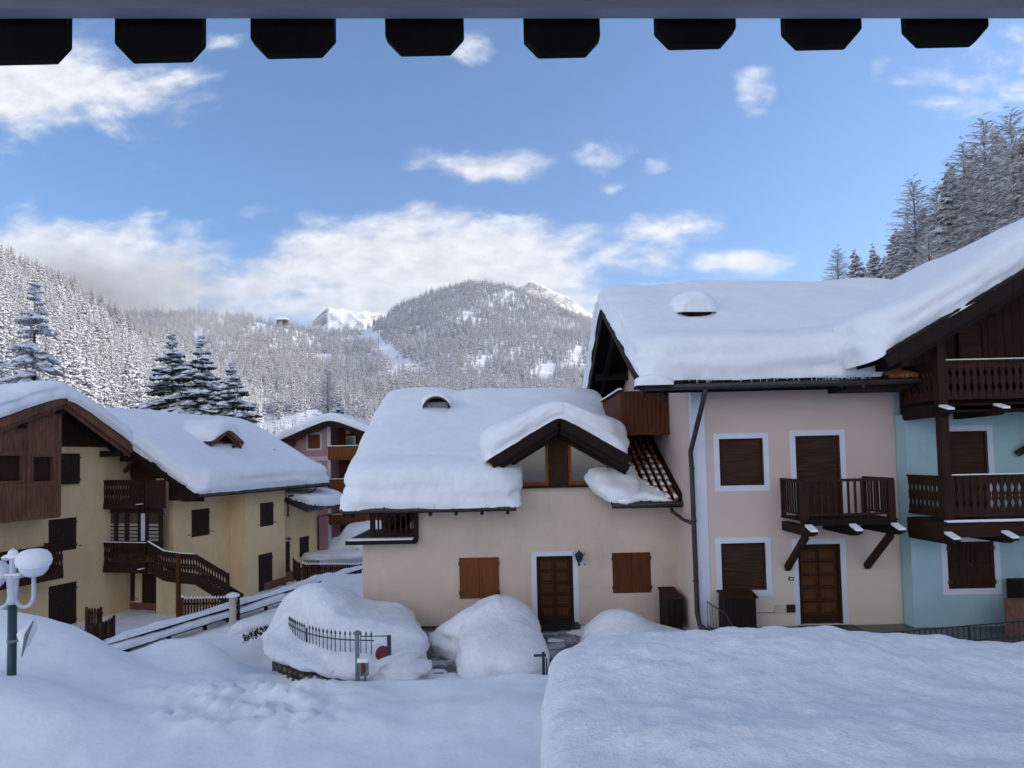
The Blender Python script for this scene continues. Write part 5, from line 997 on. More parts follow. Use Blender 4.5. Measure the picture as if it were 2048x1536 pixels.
# forested mountain in the middle
cols = [240, 330, 430, 560, 640, 720, 800, 870, 950, 1020, 1100, 1190, 1300, 1500]
sky_y = [634, 634, 634, 646, 660, 652, 606, 576, 560, 580, 612, 648, 725, 860]; D1 = [1300, 1300, 1350, 1400, 1450, 1500, 1600, 1700, 1750, 1700, 1600, 1500, 1400, 1300]
rows = [[(*at(x, 890, 300)[:2], -6) for x in cols]]
for t in (0, .12, .25, .4, .55, .7, .85, 1.0):
    ys = [888+(s_-888)*t for s_ in sky_y]; Ds = [420*(b/420)**(t**.8) for b in D1]; rows.append(rowpx(cols, ys, Ds))
rows.append([(p[0], p[1]+500, p[2]-120) for p in rows[-1]])
MID = loft('wooded_mountain', rows, 260, 200, 16, .0042, HILL, 14)
# bare snow peaks far behind
def peak(name, cols, sky, D, drop, seed, amp):
    rows = []
    for f, dd in ((1.0, 0), (.86, .05), (.7, .10), (.5, .15), (.25, .2), (-.2, .26)):
        rows.append([at(x, 915-.022*(x-1024)-(915-.022*(x-1024)-y)*f*(1 if f == 1 else 1), D*(1-dd)) for x, y in zip(cols, sky)])
    rows = [[(p[0], p[1]+D*.12, p[2]-drop) for p in rows[0]]]+rows
    return loft(name, rows, 220, 150, amp, .0038, ROCKY, seed)
peak('far_peak_west', [430, 520, 590, 625, 655, 690, 730, 765, 820, 900], [720, 690, 640, 634, 612, 622, 612, 622, 655, 700], 3300, 300, 31, 45)
peak('far_peak_east', [900, 980, 1025, 1060, 1095, 1140, 1180, 1240, 1330], [640, 600, 575, 563, 576, 592, 622, 650, 700], 2900, 300, 36, 38)
# steep wooded flank on the right that keeps the village in shade
def zr_(X, Y):
    a = .55*np.clip(X-24, 0, 38)+1.45*np.clip(X-62, 0, 44)+.05*np.clip(X-106, 0, 400)
    f = 1-.80*sst((Y-108)/45)*sst((X-50)/40)-.15*sst((Y-150)/80)
    edge = sst((Y+260)/120); return a*f*edge*(1-sst((Y-230)/120))+1.2*fbm(X*.05, Y*.05, 0, 4, 5)*sst((X-24)/20)-1.5
xs = np.linspace(18, 330, 150); ys = np.linspace(-260, 380, 220); X, Y = np.meshgrid(xs, ys, indexing='ij')
o = patch('right_hill', np.stack([X, Y, zr_(X, Y)], -1), HILL, None); tag(o, kind='structure')

# ------------------------------------------------------------------ conifers
def tree_mesh(name, h, R, tiers, per, seed, kind='spruce', lod=0, snow=1.0, bare=.06, power=.85, needle=None, straight=True):
    rd = np.random.default_rng(seed); V = []; Fc = []; MI = []
    nm = needle or NEEDLE
    def quad(a, b, c, d, m): i = len(V); V.extend((a, b, c, d)); Fc.append((i, i+1, i+2, i+3)); MI.append(m)
    def tri(a, b, c, m): i = len(V); V.extend((a, b, c)); Fc.append((i, i+1, i+2)); MI.append(m)
    for i in range(tiers):
        t = (i+rd.random()*.6)/tiers; z0 = h*(bare+(1-bare)*t**.93); L0 = R*(1-t)**power*(1 if t > .1 else .8+2*t)+.012*h*(.4+rd.random()*.5)
        n = max(3, int(per*(1-.5*t))); ph = rd.random()*6.28
        for k in range(n):
            a = ph+2*math.pi*k/n+rd.normal()*.22; L = L0*(.72+.5*rd.random()); ca, sa = math.cos(a), math.sin(a); zz = z0+rd.normal()*h*.02
            if kind == 'spruce': rise, droop = .10-.25*(1-t)+.45*t**2, .42+.25*(1-t)
            else: rise, droop = .12+.35*t, .16*(1-t)+.05
            K = (5, 3, 2)[lod]; P = []
            for j in range(K+1):
                s = j/K; r = L*s; P.append((r*ca, r*sa, zz+rise*r-droop*r*s+(.10*L*s**3 if kind == 'spruce' else 0)))
            wmax = (.27*L+.10) if kind == 'spruce' else .035+.02*L
            side = np.array((-sa, ca, 0.))
            for j in range(K):
                s0, s1 = j/K, (j+1)/K; p0, p1 = np.array(P[j]), np.array(P[j+1])
                f = lambda s: wmax*(.35+1.1*s)*(1-s**3*.85) if s < 1 else wmax*.1
                w0, w1 = f(s0)*(.75+.5*rd.random()), f(s1)*(.75+.5*rd.random())
                if kind == 'spruce':
                    dz = np.array((0, 0, -.42))
                    if lod < 2 and rd.random() < snow*(.75 if lod == 0 else .5):
                        cB = (p0+p1)/2+side*rd.normal()*w1*.5+np.array((0, 0, .03+.05*w1)); rB = (.16+.38*w1)*(.7+.6*rd.random()); iB = len(V)
                        rad = np.array((ca, sa, -droop*s1)); V.extend([cB+rad*rB*1.25, cB+side*rB, cB-rad*rB*1.1, cB-side*rB, cB+np.array((0, 0, rB*.55)), cB-np.array((0, 0, rB*.30))])
                        for q4 in range(4): Fc.append((iB+q4, iB+(q4+1) % 4, iB+4)); Fc.append((iB+(q4+1) % 4, iB+q4, iB+5)); MI.extend((1, 1))
                    for sg in (-1, 1):
                        e0 = p0+side*sg*w0+dz*w0; e1 = p1+side*sg*w1+dz*w1
                        quad(p0, p1, e1, e0, 0)
                        if lod == 0:        # hanging fringe of twigs
                            m = (e0+e1)/2; q = m+np.array((0, 0, -.05-.16*w1-.1*rd.random())); tri(e0, e1, q, 0)
                            m2 = (p0+p1)/2+side*sg*w1*1.2+dz*w1*1.25; tri(p0*.3+e0*.7, p0*.1+e1*.9, m2, 0)
                        if rd.random() < snow:
                            up = np.array((0, 0, .05+.05*rd.random()*(1 if lod == 0 else 2))); sc = .74+.3*rd.random()
                            quad(p0+up*.9, p1+up, p1+up*.4+(e1-p1)*sc, p0+up*.4+(e0-p0)*sc, 1)
                            if lod < 2: quad(p0+up*.4+(e0-p0)*sc, p1+up*.4+(e1-p1)*sc, p1+(e1-p1)*sc*.97-up*.25, p0+(e0-p0)*sc*.97-up*.25, 1)
                else:
                    up = np.array((0, 0, .02))
                    quad(p0-side*w0*.4, p1-side*w1*.4, p1+side*w1*.4, p0+side*w0*.4, 0)
                    quad(p0-np.array((0, 0, w0*.35)), p1-np.array((0, 0, w1*.35)), p1+np.array((0, 0, w1*.35)), p0+np.array((0, 0, w0*.35)), 0)
                    if rd.random() < snow: quad(p0-side*w0*.5+up, p1-side*w1*.5+up, p1+side*w1*.5+up, p0+side*w0*.5+up, 1)
                    for _ in range((5, 3, 1)[lod]):
                        s = rd.random(); q = p0+(p1-p0)*s; sg = 1 if rd.random() < .5 else -1; l = (.16+.12*L)*(.5+rd.random()); dr = side*sg*l*(.3+.7*rd.random())+(p1-p0)/np.linalg.norm(p1-p0)*l*.5-np.array((0, 0, l*(.25+.5*rd.random()))); wd = np.array((0, 0, .014+.012*(lod+1)))
                        tri(q-wd, q+wd, q+dr, 0 if rd.random() > .45*snow else 1)
    me = bpy.data.meshes.new('crown'); me.from_pydata([tuple(v) for v in V], [], Fc)
    me.materials.append(nm); me.materials.append(TSNOW); me.polygons.foreach_set('material_index', MI); me.update()
    tb = MB(); r0 = h*.014+.05; tb.tube([(0, 0, -1.5), (0, 0, 0), (.01*h*rd.normal()*.3, 0, h*.5), (0, 0, h*.985)], [r0*1.3, r0, r0*.6, .015], (8, 6, 4)[lod]); 
    tm = bpy.data.meshes.new('trunk'); tm.from_pydata(tb.v, [], tb.f); tm.materials.append(BARK if lod < 1 else BARKF); tm.update()
    return tm, me, h
NEEDLEG = noisy('rimed_needles', (.20, .195, .19), (.46, .45, .44), 2.5, .9, .1); TSNOW = snow_mat('tree_snow', (.80, .82, .86), 6, .3, .02); BARKF = noisy('frosted_bark', (.10, .09, .08), (.30, .28, .27), 3)
def plant(T, x, y, z, s, rot, name, label, cat, group=None, parts=True, sxy=1.0):
    r = empty(name, (x, y, z), label, cat, group); r.scale = (s*sxy, s*sxy, s); r.rotation_euler = (0, 0, rot)
    for nm, me in (('trunk', T[0]), ('crown', T[1])):
        o = bpy.data.objects.new(nm, me); COL.objects.link(o); o.parent = r
    return r
NS = [tree_mesh('s', 20, 5.2, 30, 13, 100+i, 'spruce', 0, .93) for i in range(3)]
NF = [tree_mesh('g', 20, 4.2, 36, 13, 150+i, 'spruce', 0, .97, needle=NEEDLEG) for i in range(3)]          # detailed spruces
NL = [tree_mesh('l', 24, 4.6, 60, 13, 200+i, 'larch', 0, .9, bare=.1, needle=TWIG, power=.6) for i in range(2)]
MS = [tree_mesh('m', 20, 3.5, 20, 9, 300+i, 'spruce', 1, .78, needle=NEEDLEF) for i in range(4)]   # hillside spruces
ML = [tree_mesh('n', 20, 2.6, 26, 8, 400+i, 'larch', 1, .8, needle=TWIG, power=.75) for i in range(2)]
FSP = [tree_mesh('f', 20, 3.9, 11, 6, 500+i, 'spruce', 2, .76, needle=NEEDLEF) for i in range(5)]   # distant ones

def put_px(T, px, py, D, zb, name, label, cat, group=None, rot=0, sxy=1.0):
    p = at(px, py, D); return plant(T, p[0], p[1], zb, (p[2]-zb)/T[2], rot, name, label, cat, group, sxy=sxy)
NX = tree_mesh('x', 24, 5.4, 27, 10, 611, 'spruce', 0, .99, needle=NEEDLEF)
put_px(NX, 70, 556, 60, -2, 'conifer', 'tall conifer with sparse snow covered branches behind the left gable roof', 'tree', rot=.4, sxy=.95)
spruce_labels = ['leftmost of the three dark snow laden spruces behind the yellow house', 'middle one of the three dark snow laden spruces behind the yellow house', 'shortest and rightmost of the three dark snow laden spruces']
for (px, py, D, k, sx), lb in zip(((345, 676, 56, 0, .98), (402, 688, 54, 1, 1.0), (464, 735, 53, 2, 1.0)), spruce_labels):
    put_px(NS[k], px, py, D, -2, 'spruce', lb, 'tree', 'dark spruces behind the yellow house', rot=k*1.3, sxy=sx*1.38)
put_px(NL[1], 655, 738, 80, -2, 'larch', 'pale frosted larch rising behind the pink chalet roof', 'tree', rot=2.0, sxy=.8)
put_px(NS[1], 677, 796, 78, -2, 'spruce', 'small frosted spruce beside the pale larch behind the chalet', 'tree', rot=2.9, sxy=.9)
# right-hand flank
rt = [(1674, 498, 120, 'L'), (1709, 500, 116, 'S'), (1746, 494, 112, 'S'), (1768, 512, 118, 'S'), (1789, 458, 98, 'S'), (1812, 440, 100, 'S'), (1826, 362, 86, 'L'), (1848, 418, 88, 'S'), (1872, 372, 84, 'L'),
      (1898, 330, 80, 'S'), (1925, 290, 78, 'L'), (1945, 300, 90, 'S'), (1966, 242, 74, 'L'), (1992, 256, 80, 'S'), (2020, 226, 68, 'L'), (2046, 262, 72, 'S'), (2080, 230, 66, 'L'), (2110, 250, 74, 'S')]
n_ = 0
for i, (px, py, D, k) in enumerate(rt):
    p = at(px, py, D); zb = float(zr_(np.array(p[0]), np.array(p[1]))); T = NL[i % 2] if k == 'L' else NF[i % 3]
    where = 'at the left end of' if px < 1760 else ('in the middle of' if px < 1900 else 'near the right end of')
    lab = {1674: 'frosted larch, leftmost tree above the pink house roof', 1709: 'small snowy spruce second from the left above the pink house roof', 1746: 'small snowy spruce third from the left above the pink house roof',
           1826: 'frosted larch standing alone in the gap left of the tall right group', 1966: 'tall frosted larch, highest peak of the right group', 2020: 'sparse larch with visible trunk near the right picture edge'}.get(px)
    if not lab: lab = ('frosted larch in the tree group on the right slope' if k == 'L' else 'snow covered spruce in the tree group on the right slope')
    plant(T, p[0], p[1], zb, max((p[2]-zb)/T[2], .5), i*1.1, 'larch' if k == 'L' else 'spruce', lab, 'tree', 'trees on the right slope', sxy=(1.15 if k == 'L' else 1.1))
rd = random.Random(5)
c_ = 0
for _ in range(900):
    X_ = rd.uniform(46, 104); Y_ = rd.uniform(64, 175); a = X_/Y_
    if not (.47 < a < .86): continue
    z = float(zr_(np.array(X_), np.array(Y_))); hh = rd.uniform(13, 20); px, py, _d = proj(np.array([[X_, Y_, z+hh]])); px = px[0]; py = py[0]
    lim = np.interp(px, [1640, 1700, 1790, 1830, 1900, 1960, 2048, 2200], [530, 525, 500, 440, 360, 300, 280, 270])
    if py < lim or px < 1690: continue
    k = rd.random() < .45; plant(NL[c_ % 2] if k else NF[c_ % 3], X_, Y_, z, hh/(24 if k else 20), rd.uniform(0, 6), 'larch' if k else 'spruce', 'frosted larch in the tree group on the right slope' if k else 'snow covered spruce in the tree group on the right slope', 'tree', 'trees on the right slope'); c_ += 1
    if c_ > 60: break
# ---- woods on the hills
def scatter(G, n, seed, lo, hi, clear=None, rows=(0., 1.)):
    rg = np.random.default_rng(seed); nv, nu = G.shape[:2]
    e1 = G[1:, :-1]-G[:-1, :-1]; e2 = G[:-1, 1:]-G[:-1, :-1]; ar = np.linalg.norm(np.cross(e1, e2), axis=-1)
    r0, r1 = int(rows[0]*(nv-1)), int(rows[1]*(nv-1)); ar[:r0] = 0; ar[r1:] = 0
    c = G[:-1, :-1].reshape(-1, 3); px, py, dep = proj(c); vis = ((px > -130) & (px < 2200)).reshape(ar.shape); ar = ar*vis*(1/np.maximum(dep, 60).reshape(ar.shape))**.55
    p = ar.ravel()/ar.sum(); idx = rg.choice(len(p), n, p=p); i, j = np.unravel_index(idx, ar.shape); a, b = rg.random(n), rg.random(n)
    P = G[i, j]+e1[i, j]*a[:, None]+e2[i, j]*b[:, None]; S = rg.uniform(lo, hi, n)*np.exp(rg.normal(0, .12, n))
    cl = fbm(P[:, 0]*.012, P[:, 1]*.012, 0, 3, seed); k = cl+rg.random(n)*.5 > -.62
    if clear is not None:
        px, py, dep = proj(P)
        for poly in clear: k &= ~(sdf_poly(px+6*rg.normal(size=n), py+4*rg.normal(size=n), poly) > 0)
    return P[k], S[k]
def forest(name, P, S, trees, label_col, seed, kind='stuff'):
    me = bpy.data.meshes.new(name); me.vertices.add(len(P)); me.vertices.foreach_set('co', P.astype(np.float32).ravel())
    a = me.attributes.new('s', 'FLOAT', 'POINT'); a.data.foreach_set('value', S.astype(np.float32)); rg = np.random.default_rng(seed)
    a = me.attributes.new('r', 'FLOAT', 'POINT'); a.data.foreach_set('value', rg.uniform(0, 6.28, len(P)).astype(np.float32))
    a = me.attributes.new('k', 'INT', 'POINT'); a.data.foreach_set('value', rg.integers(0, len(trees), len(P)).astype(np.int32))
    o = bpy.data.objects.new(name, me); COL.objects.link(o); tag(o, kind=kind)
    col = bpy.data.collections.new(label_col)
    for i, T in enumerate(trees):
        mm = T[1].copy(); bmn = bpy.data.meshes.new('tree_shape'); tv = [v.co[:] for v in T[0].vertices]; tf = [tuple(p.vertices) for p in T[0].polygons]; cv = [v.co[:] for v in mm.vertices]; cf = [tuple(i2+len(tv) for i2 in p.vertices) for p in mm.polygons]
        bmn.from_pydata(tv+cv, [], tf+cf); bmn.materials.append(T[0].materials[0]); bmn.materials.append(mm.materials[0]); bmn.materials.append(mm.materials[1])
        mi = [0]*len(tf)+[p.material_index+1 for p in mm.polygons]; bmn.polygons.foreach_set('material_index', mi); bmn.update(); bpy.data.meshes.remove(mm)
        ob = bpy.data.objects.new('tree_shape', bmn); col.objects.link(ob)
    ng = bpy.data.node_groups.new(name, 'GeometryNodeTree'); ng.interface.new_socket('Geometry', in_out='INPUT', socket_type='NodeSocketGeometry'); ng.interface.new_socket('Geometry', in_out='OUTPUT', socket_type='NodeSocketGeometry')
    gi = ng.nodes.new('NodeGroupInput'); go = ng.nodes.new('NodeGroupOutput'); ip = ng.nodes.new('GeometryNodeInstanceOnPoints'); ci = ng.nodes.new('GeometryNodeCollectionInfo')
    ci.inputs['Collection'].default_value = col; ci.inputs['Separate Children'].default_value = True; ci.inputs['Reset Children'].default_value = True
    def attr(nm, ty): n = ng.nodes.new('GeometryNodeInputNamedAttribute'); n.data_type = ty; n.inputs[0].default_value = nm; return n.outputs[0]
    L = ng.links.new; m2p = ng.nodes.new('GeometryNodeMeshToPoints'); L(gi.outputs[0], m2p.inputs[0]); L(m2p.outputs[0], ip.inputs['Points']); L(ci.outputs[0], ip.inputs['Instance']); ip.inputs['Pick Instance'].default_value = True
    L(attr('k', 'INT'), ip.inputs['Instance Index']); cx = ng.nodes.new('ShaderNodeCombineXYZ'); L(attr('r', 'FLOAT'), cx.inputs[2]); L(cx.outputs[0], ip.inputs['Rotation']); L(attr('s', 'FLOAT'), ip.inputs['Scale']); L(ip.outputs[0], go.inputs[0])
    md = o.modifiers.new('trees', 'NODES'); md.node_group = ng; return o
P, S = scatter(LHILL, 5200, 3, .55, 1.0, rows=(.02, .97))
px, py, dep = proj(P); size = S/dep*((px > -10) & (px < 560) & (py < 850)); order = np.argsort(-size)[:290]; keep = np.ones(len(P), bool); keep[order] = False
for q, i in enumerate(order):
    T = MS[q % 4] if q % 10 < 6 else ML[q % 2]
    plant(T, *P[i], S[i], q*.7, 'spruce' if q % 10 < 6 else 'larch', 'snow covered spruce on the lower part of the left hillside' if q % 10 < 6 else 'brownish frosted larch on the lower part of the left hillside', 'tree', 'spruces on the left hillside' if q % 10 < 6 else 'larches on the left hillside')
forest('left_hill_woods', P[keep], S[keep], MS+ML[:1], 'left_tree_shapes', 1)
clears = [[(705, 655), (745, 655), (790, 700), (850, 740), (845, 755), (790, 738), (745, 695)], [(1070, 725), (1110, 725), (1110, 765), (1075, 765)], [(385, 655), (412, 655), (408, 690), (388, 690)], [(940, 722), (975, 712), (985, 728), (950, 738)], [(1150, 690), (1175, 690), (1165, 735), (1125, 750)], [(500, 835), (640, 835), (660, 880), (500, 880)]]
P, S = scatter(MID, 24000, 4, .55, 1.0, clears, rows=(.06, .92)); px, py, dep = proj(P); k = (px > 180) & (px < 1330)
forest('mountain_woods', P[k], S[k]*1.05, FSP, 'far_tree_shapes', 2)
xg = np.random.default_rng(8); Pn = np.stack([xg.uniform(60, 240, 900), xg.uniform(-120, 200, 900)], 1); Zn = zr_(Pn[:, 0], Pn[:, 1]); a = Pn[:, 0]/np.maximum(Pn[:, 1], 1); k = ~((a > .3) & (a < .86) & (Pn[:, 1] > 0)); P3 = np.stack([Pn[:, 0], Pn[:, 1], Zn], 1)[k]
forest('right_hill_woods', P3, np.full(len(P3), .9), FSP, 'right_tree_shapes', 3)
# hut on the ridge
hp = at(563, 640, 1345); hut = MB(); hut.box(hp[0]-10, hp[0]+10, hp[1], hp[1]+12, hp[2]-9, hp[2]+2); ho = empty('mountain_hut', (hp[0], hp[1], hp[2]-8), 'tiny snow roofed hut on the distant wooded ridge', 'hut'); hut.build('wall', WM, ho)
h2 = MB(); h2.prism([(hp[0]-13, hp[1]-2, hp[2]+1), (hp[0]+13, hp[1]-2, hp[2]+1), (hp[0]+6, hp[1]-2, hp[2]+7), (hp[0]-6, hp[1]-2, hp[2]+7)], (0, 18, 0)); h2.build('roof', SNOW, ho)
# ------------------------------------------------------------------ forecourt things
def flatbase(z): return lambda x, y: z+0*x
# paving and steps swept of snow between the mounds
m = MB(); stp = [(14.3, -.20), (15.0, -.14), (15.7, -.08), (16.5, -.03), (20, .0)]
for i in range(4): m.box(-2.95, 3.9, stp[i][0], stp[i+1][0]+.02*(i < 3), -.7, stp[i][1]-.01*i)
PAVES = base_mat('swept_paving', .45)
def pave_mat():
    m, nt, b = PAVES; g = N(nt, 'ShaderNodeNewGeometry'); n1 = N(nt, 'ShaderNodeTexNoise', i_Scale=1.6, i_Detail=8.0, i_Roughness=.7); n2 = N(nt, 'ShaderNodeTexNoise', i_Scale=9.0, i_Detail=6.0, i_Roughness=.7); br = N(nt, 'ShaderNodeTexVoronoi', i_Scale=3.2, feature='DISTANCE_TO_EDGE')
    for n in (n1, n2, br): nt.links.new(g.outputs['Position'], n.inputs['Vector'])
    stone = ramp(nt, n2.outputs[0], [(.3, (.035, .028, .03)), (.7, (.12, .085, .085))])
    mr = N(nt, 'ShaderNodeMapRange'); nt.links.new(M2(nt, 'ADD', n1.outputs[0], M2(nt, 'MULTIPLY', n2.outputs[0], .5)), mr.inputs[0]); mr.inputs[1].default_value = .68; mr.inputs[2].default_value = .86
    mx = N(nt, 'ShaderNodeMix', data_type='RGBA'); nt.links.new(mr.outputs[0], mx.inputs[0]); nt.links.new(stone, mx.inputs[6]); mx.inputs[7].default_value = (.50, .53, .60, 1)
    nt.links.new(mx.outputs[2], b.inputs['Base Color']); bump(nt, b, M2(nt, 'ADD', n2.outputs[0], br.outputs[0]), .6, .03); return m
tag(m.build('path', pave_mat(), bevel=.02), kind='structure')
snow_things = []
def mound(name, poly, base, T, label, cat='snow bank', **kw):
    kw.setdefault('grain', .02); o = snow_mass(name, poly, base, T, mat=SNOWC, **kw); tag(o, label, cat); return o
# hedge in the middle, buried
def ell(cx, cy, rx, ry, n=28, p=2.4, rot=0):
    out = []
    for k in range(n):
        a = 2*math.pi*k/n; c, s = math.cos(a), math.sin(a); x = rx*abs(c)**(2/p)*(1 if c > 0 else -1); y = ry*abs(s)**(2/p)*(1 if s > 0 else -1)
        out.append((cx+x*math.cos(rot)-y*math.sin(rot), cy+x*math.sin(rot)+y*math.cos(rot)))
    return out
hx0, hx1 = at(924, 1330, 15.2)[0], at(1090, 1330, 15.2)[0]; hc = (hx0+hx1)/2
mound('snow_covered_hedge', [(hx0, 15.0), (hx1-.15, 14.9), (hx1+.02, 16), (hx1-.2, 18.4), (hx0+.3, 19.0), (hx0-1.0, 18.6), (hx0-1.05, 17.9), (hx0-.75, 17.1), (hx0-.1, 16.5)], flatbase(-.18),
      lambda x, y: .42+1.12*np.exp(-((x-hc+.30)/1.15)**2-((y-17.3)/1.3)**2)+.38*np.exp(-((y-15.6)/.8)**2)*np.exp(-((x-hc)/1.1)**4), 'tall rounded heap of snow over the hedge in front of the peach house door', 'snow bank', rw=.30, rt=.5, bulge=.10, cell=.045, seed=61, strata=.04, wallf=.60, wob=.10, fine=.035, soft=8, lump=.14)
m = MB(); rdh = random.Random(3)
for k in range(260):
    a = rdh.uniform(hx0+.05, hx1-.1); y = 14.98+rdh.uniform(0, .2); z = -.2+rdh.uniform(0, .20); d = [rdh.uniform(-.05, .05) for _ in range(3)]; m.add([(a, y, z), (a+.05+d[0], y+d[1], z+.03), (a+.02, y, z+.07+d[2])], [(0, 1, 2)])
o = m.build('hedge_bottom', NEEDLE); tag(o, 'dark hedge twigs showing under the central snow heap', 'hedge', kind='stuff')
m = MB(); px_ = at(1087, 1330, 14.9); m.tube([(px_[0], 14.85, -.3), (px_[0], 14.85, .60)], .035, 8); m.tube([(px_[0]+.07, 14.9, -.3), (px_[0]+.07, 14.9, .45)], .018, 6); m.box(px_[0]-.22, px_[0]+.06, 14.85, 14.89, .50, .55)
tag(m.build('gate_post', IRON), 'short black gate post at the right edge of the central snow heap', 'post')
# right hand heap, and the little ridge behind it
rx0, rx1 = at(1150, 1290, 17)[0], at(1400, 1290, 17)[0]
mound('snow_heap', [(rx0+.1, 15.4), (rx1-.1, 15.2), (rx1+.1, 18.2), (rx0+.9, 18.7), (rx0+.15, 17.6)], flatbase(-.18), lambda x, y: .38+.70*np.exp(-((x-rx0-1.3)/.75)**2-((y-17.2)/1.0)**2)+.10*sst((x-rx0-1)/2), 'shovelled snow heap between the peach house door and the brown cabinets', rw=.4, rt=.9, bulge=.03, cell=.05, seed=66, strata=.02, wob=.12, fine=.06, soft=8, wallf=.5, lump=.12)
# planter with the curved iron fence
PP = [at(540, 1290, 17.4), at(552, 1330, 16.0), at(600, 1352, 15.35), at(680, 1362, 14.9), at(760, 1366, 14.75), at(826, 1362, 14.8)]
px1 = PP[-1][0]
poly = [(p[0], p[1]) for p in PP]+[(px1+.05, 15.4), (px1-.05, 16.8), (px1-.5, 18.2), (-3.0, 19.4), (-4.6, 19.7), (-5.6, 19.5), (-6.4, 18.6)]
fpts = [at(577, 1243, 16.9), at(592, 1250, 16.4), at(612, 1258, 15.95), at(640, 1268, 15.6), at(672, 1273, 15.35), at(700, 1276, 15.25), at(748, 1281, 15.15)]
fence_xy = [(p[0], p[1]) for p in fpts]
def Tpl(x, y):
    fy = np.interp(x, [p[0] for p in fence_xy], [p[1] for p in fence_xy]); behind = sst((y-fy-.05)/1.15)
    right = sst((x-px1+1.25)/.8); behind = np.maximum(behind, right*.62*sst((y-14.6)/.3)); left = sst((fence_xy[0][0]+.15-x)/.8); behind = np.maximum(behind, left*.8)
    fr = .42+.05*np.sin(x*3); back = 1.18-.19*np.clip(x+5.2, 0, 3)+.10*np.exp(-((x+5.0)/1.2)**2)*sst((y-16.4)/1.2)-.45*sst((y-18.4)/1.2)
    return fr*(1-behind)+back*behind
mound('snow_covered_planter', poly, lambda x, y: .06+.13*sst((-4.2-x)/.5), Tpl, 'curved planter buried in snow behind the spiked iron fence', 'snow bank', rw=.36, rt=.42, bulge=.13, cell=.045, seed=71, strata=.03, wallf=.62, wob=.14, fine=.045, soft=8, lump=.12)
# rubble wall under it
m = MB(); rdw = random.Random(9)
wl = [(PP[0][0]+.12, PP[0][1]), (PP[1][0]+.12, PP[1][1]+.12), (PP[2][0]+.05, PP[2][1]+.15), (PP[3][0], PP[3][1]+.15), (PP[4][0], PP[4][1]+.15), (px1-.1, 14.98)]
for i in range(5):
    a, b = Vector((*wl[i], 0)), Vector((*wl[i+1], 0)); m.beam(a+Vector((0, .1, -.42)), b+Vector((0, .1, -.42)), .2, 1.05, m=1)
    n = int((b-a).length/.22)
    for k in range(n):
        for r_ in range(4):
            c = a+(b-a)*((k+.5+.5*(r_ % 2)-.25)/n)+Vector((0, -.03, -.60+r_*.2)); s1, s2 = rdw.uniform(.07, .11), rdw.uniform(.06, .09); pts = []
            t = (b-a).normalized(); ring = [(math.cos(j*math.pi/4+.2), math.sin(j*math.pi/4+.2)) for j in range(8)]
            q = [c+t*(u*s1*rdw.uniform(.85, 1.1))+Vector((0, 0, w_*s2*rdw.uniform(.85, 1.1))) for u, w_ in ring]; nrm = Vector((t.y, -t.x, 0)); i0 = len(m.v)
            m.add([tuple(p) for p in q]+[tuple(c+(p-c)*.7+nrm*.05) for p in q], [tuple(range(8, 16))]+[(j, (j+1) % 8, 8+(j+1) % 8, 8+j) for j in range(8)], 0)
tag(m.build('retaining_wall', [STONE, noisy('dark_mortar', (.02, .018, .018), (.05, .045, .04), 5)]), 'low rubble stone wall showing under the snow of the round planter', 'wall')
# spiked curved fence
fr_ = empty('iron_fence', (fence_xy[3][0], fence_xy[3][1], 0), 'black spiked iron fence curving through the snow of the round planter', 'fence')
ztop_f = .86; L_ = [0]
for a, b in zip(fence_xy, fence_xy[1:]): L_.append(L_[-1]+math.dist(a, b))
def fpos(s): return np.interp(s, L_, [p[0] for p in fence_xy]), np.interp(s, L_, [p[1] for p in fence_xy])
S_ = np.linspace(0, L_[-1], 24)
for z, r in ((ztop_f, .016), (.10, .016)):
    m = MB(); m.tube([(*fpos(s), z) for s in S_], r, 6); m.build('rail', IRON, fr_)
nb = 25
for k in range(nb):
    x, y = fpos((k+.5)/nb*L_[-1]); big = k == 9
    m = MB(); m.tube([(x, y, -.1), (x, y, ztop_f+.12)], .028 if big else .011, 6)
    if not big: m.lathe((x, y, ztop_f+.10), [(.010, 0), (.026, .035), (.004, .11)], 6)
    m.build('post' if big else 'bar', IRON, fr_)
# flat gate frame beside it
g0 = at(722, 1273, 15.1); g1 = at(778, 1276, 15.1); m = MB(); m.tube([(g0[0], 15.1, g0[2]), (g1[0], 15.1, g0[2])], .014, 6); m.box(g1[0]-.04, g1[0]+.04, 15.06, 15.14, .3, g0[2]+.01)
tag(m.build('iron_gate', IRON), 'thin iron gate bar running right from the spiked fence', 'gate')
mound('snow_heap', [(g1[0]-.32, 14.55), (px1, 14.62), (px1+.04, 15.7), (g1[0]-.1, 15.9)], flatbase(-.28), .98, 'bulging white snow cushion at the right end of the spiked fence', rw=.35, rt=.35, bulge=.1, cell=.045, seed=77, strata=.02, wob=.03, wallf=.55, soft=10)
# marker post with its little box
p = at(714, 1265, 14.55); gzz = gz(p[0], 14.55); t_ = empty('marker_post', (p[0], 14.55, gzz), 'grey steel marker post with a small orange striped box in front of the fence', 'post')
m = MB(); m.tube([(p[0], 14.55, gzz-.3), (p[0], 14.55, p[2]-.04)], .048, 12); m.lathe((p[0], 14.55, p[2]-.05), [(.05, 0), (.085, .02), (.085, .06), (.02, .10)], 12); m.build('post', STEEL, t_)
q = at(727, 1335, 14.5); m = MB(); m.box(q[0]-.09, q[0]+.11, 14.44, 14.52, q[2]-.17, q[2]+.15); bxo = m.build('box', STEEL, t_, bevel=.01)
m = MB(); m.box(q[0]-.04, q[0]+.02, 14.43, 14.44, q[2]-.13, q[2]+.13); m.build('stripe', WO, bxo); m = MB(); m.box(q[0]+.021, q[0]+.055, 14.432, 14.44, q[2]-.10, q[2]+.08); m.build('slot', IRON, bxo)
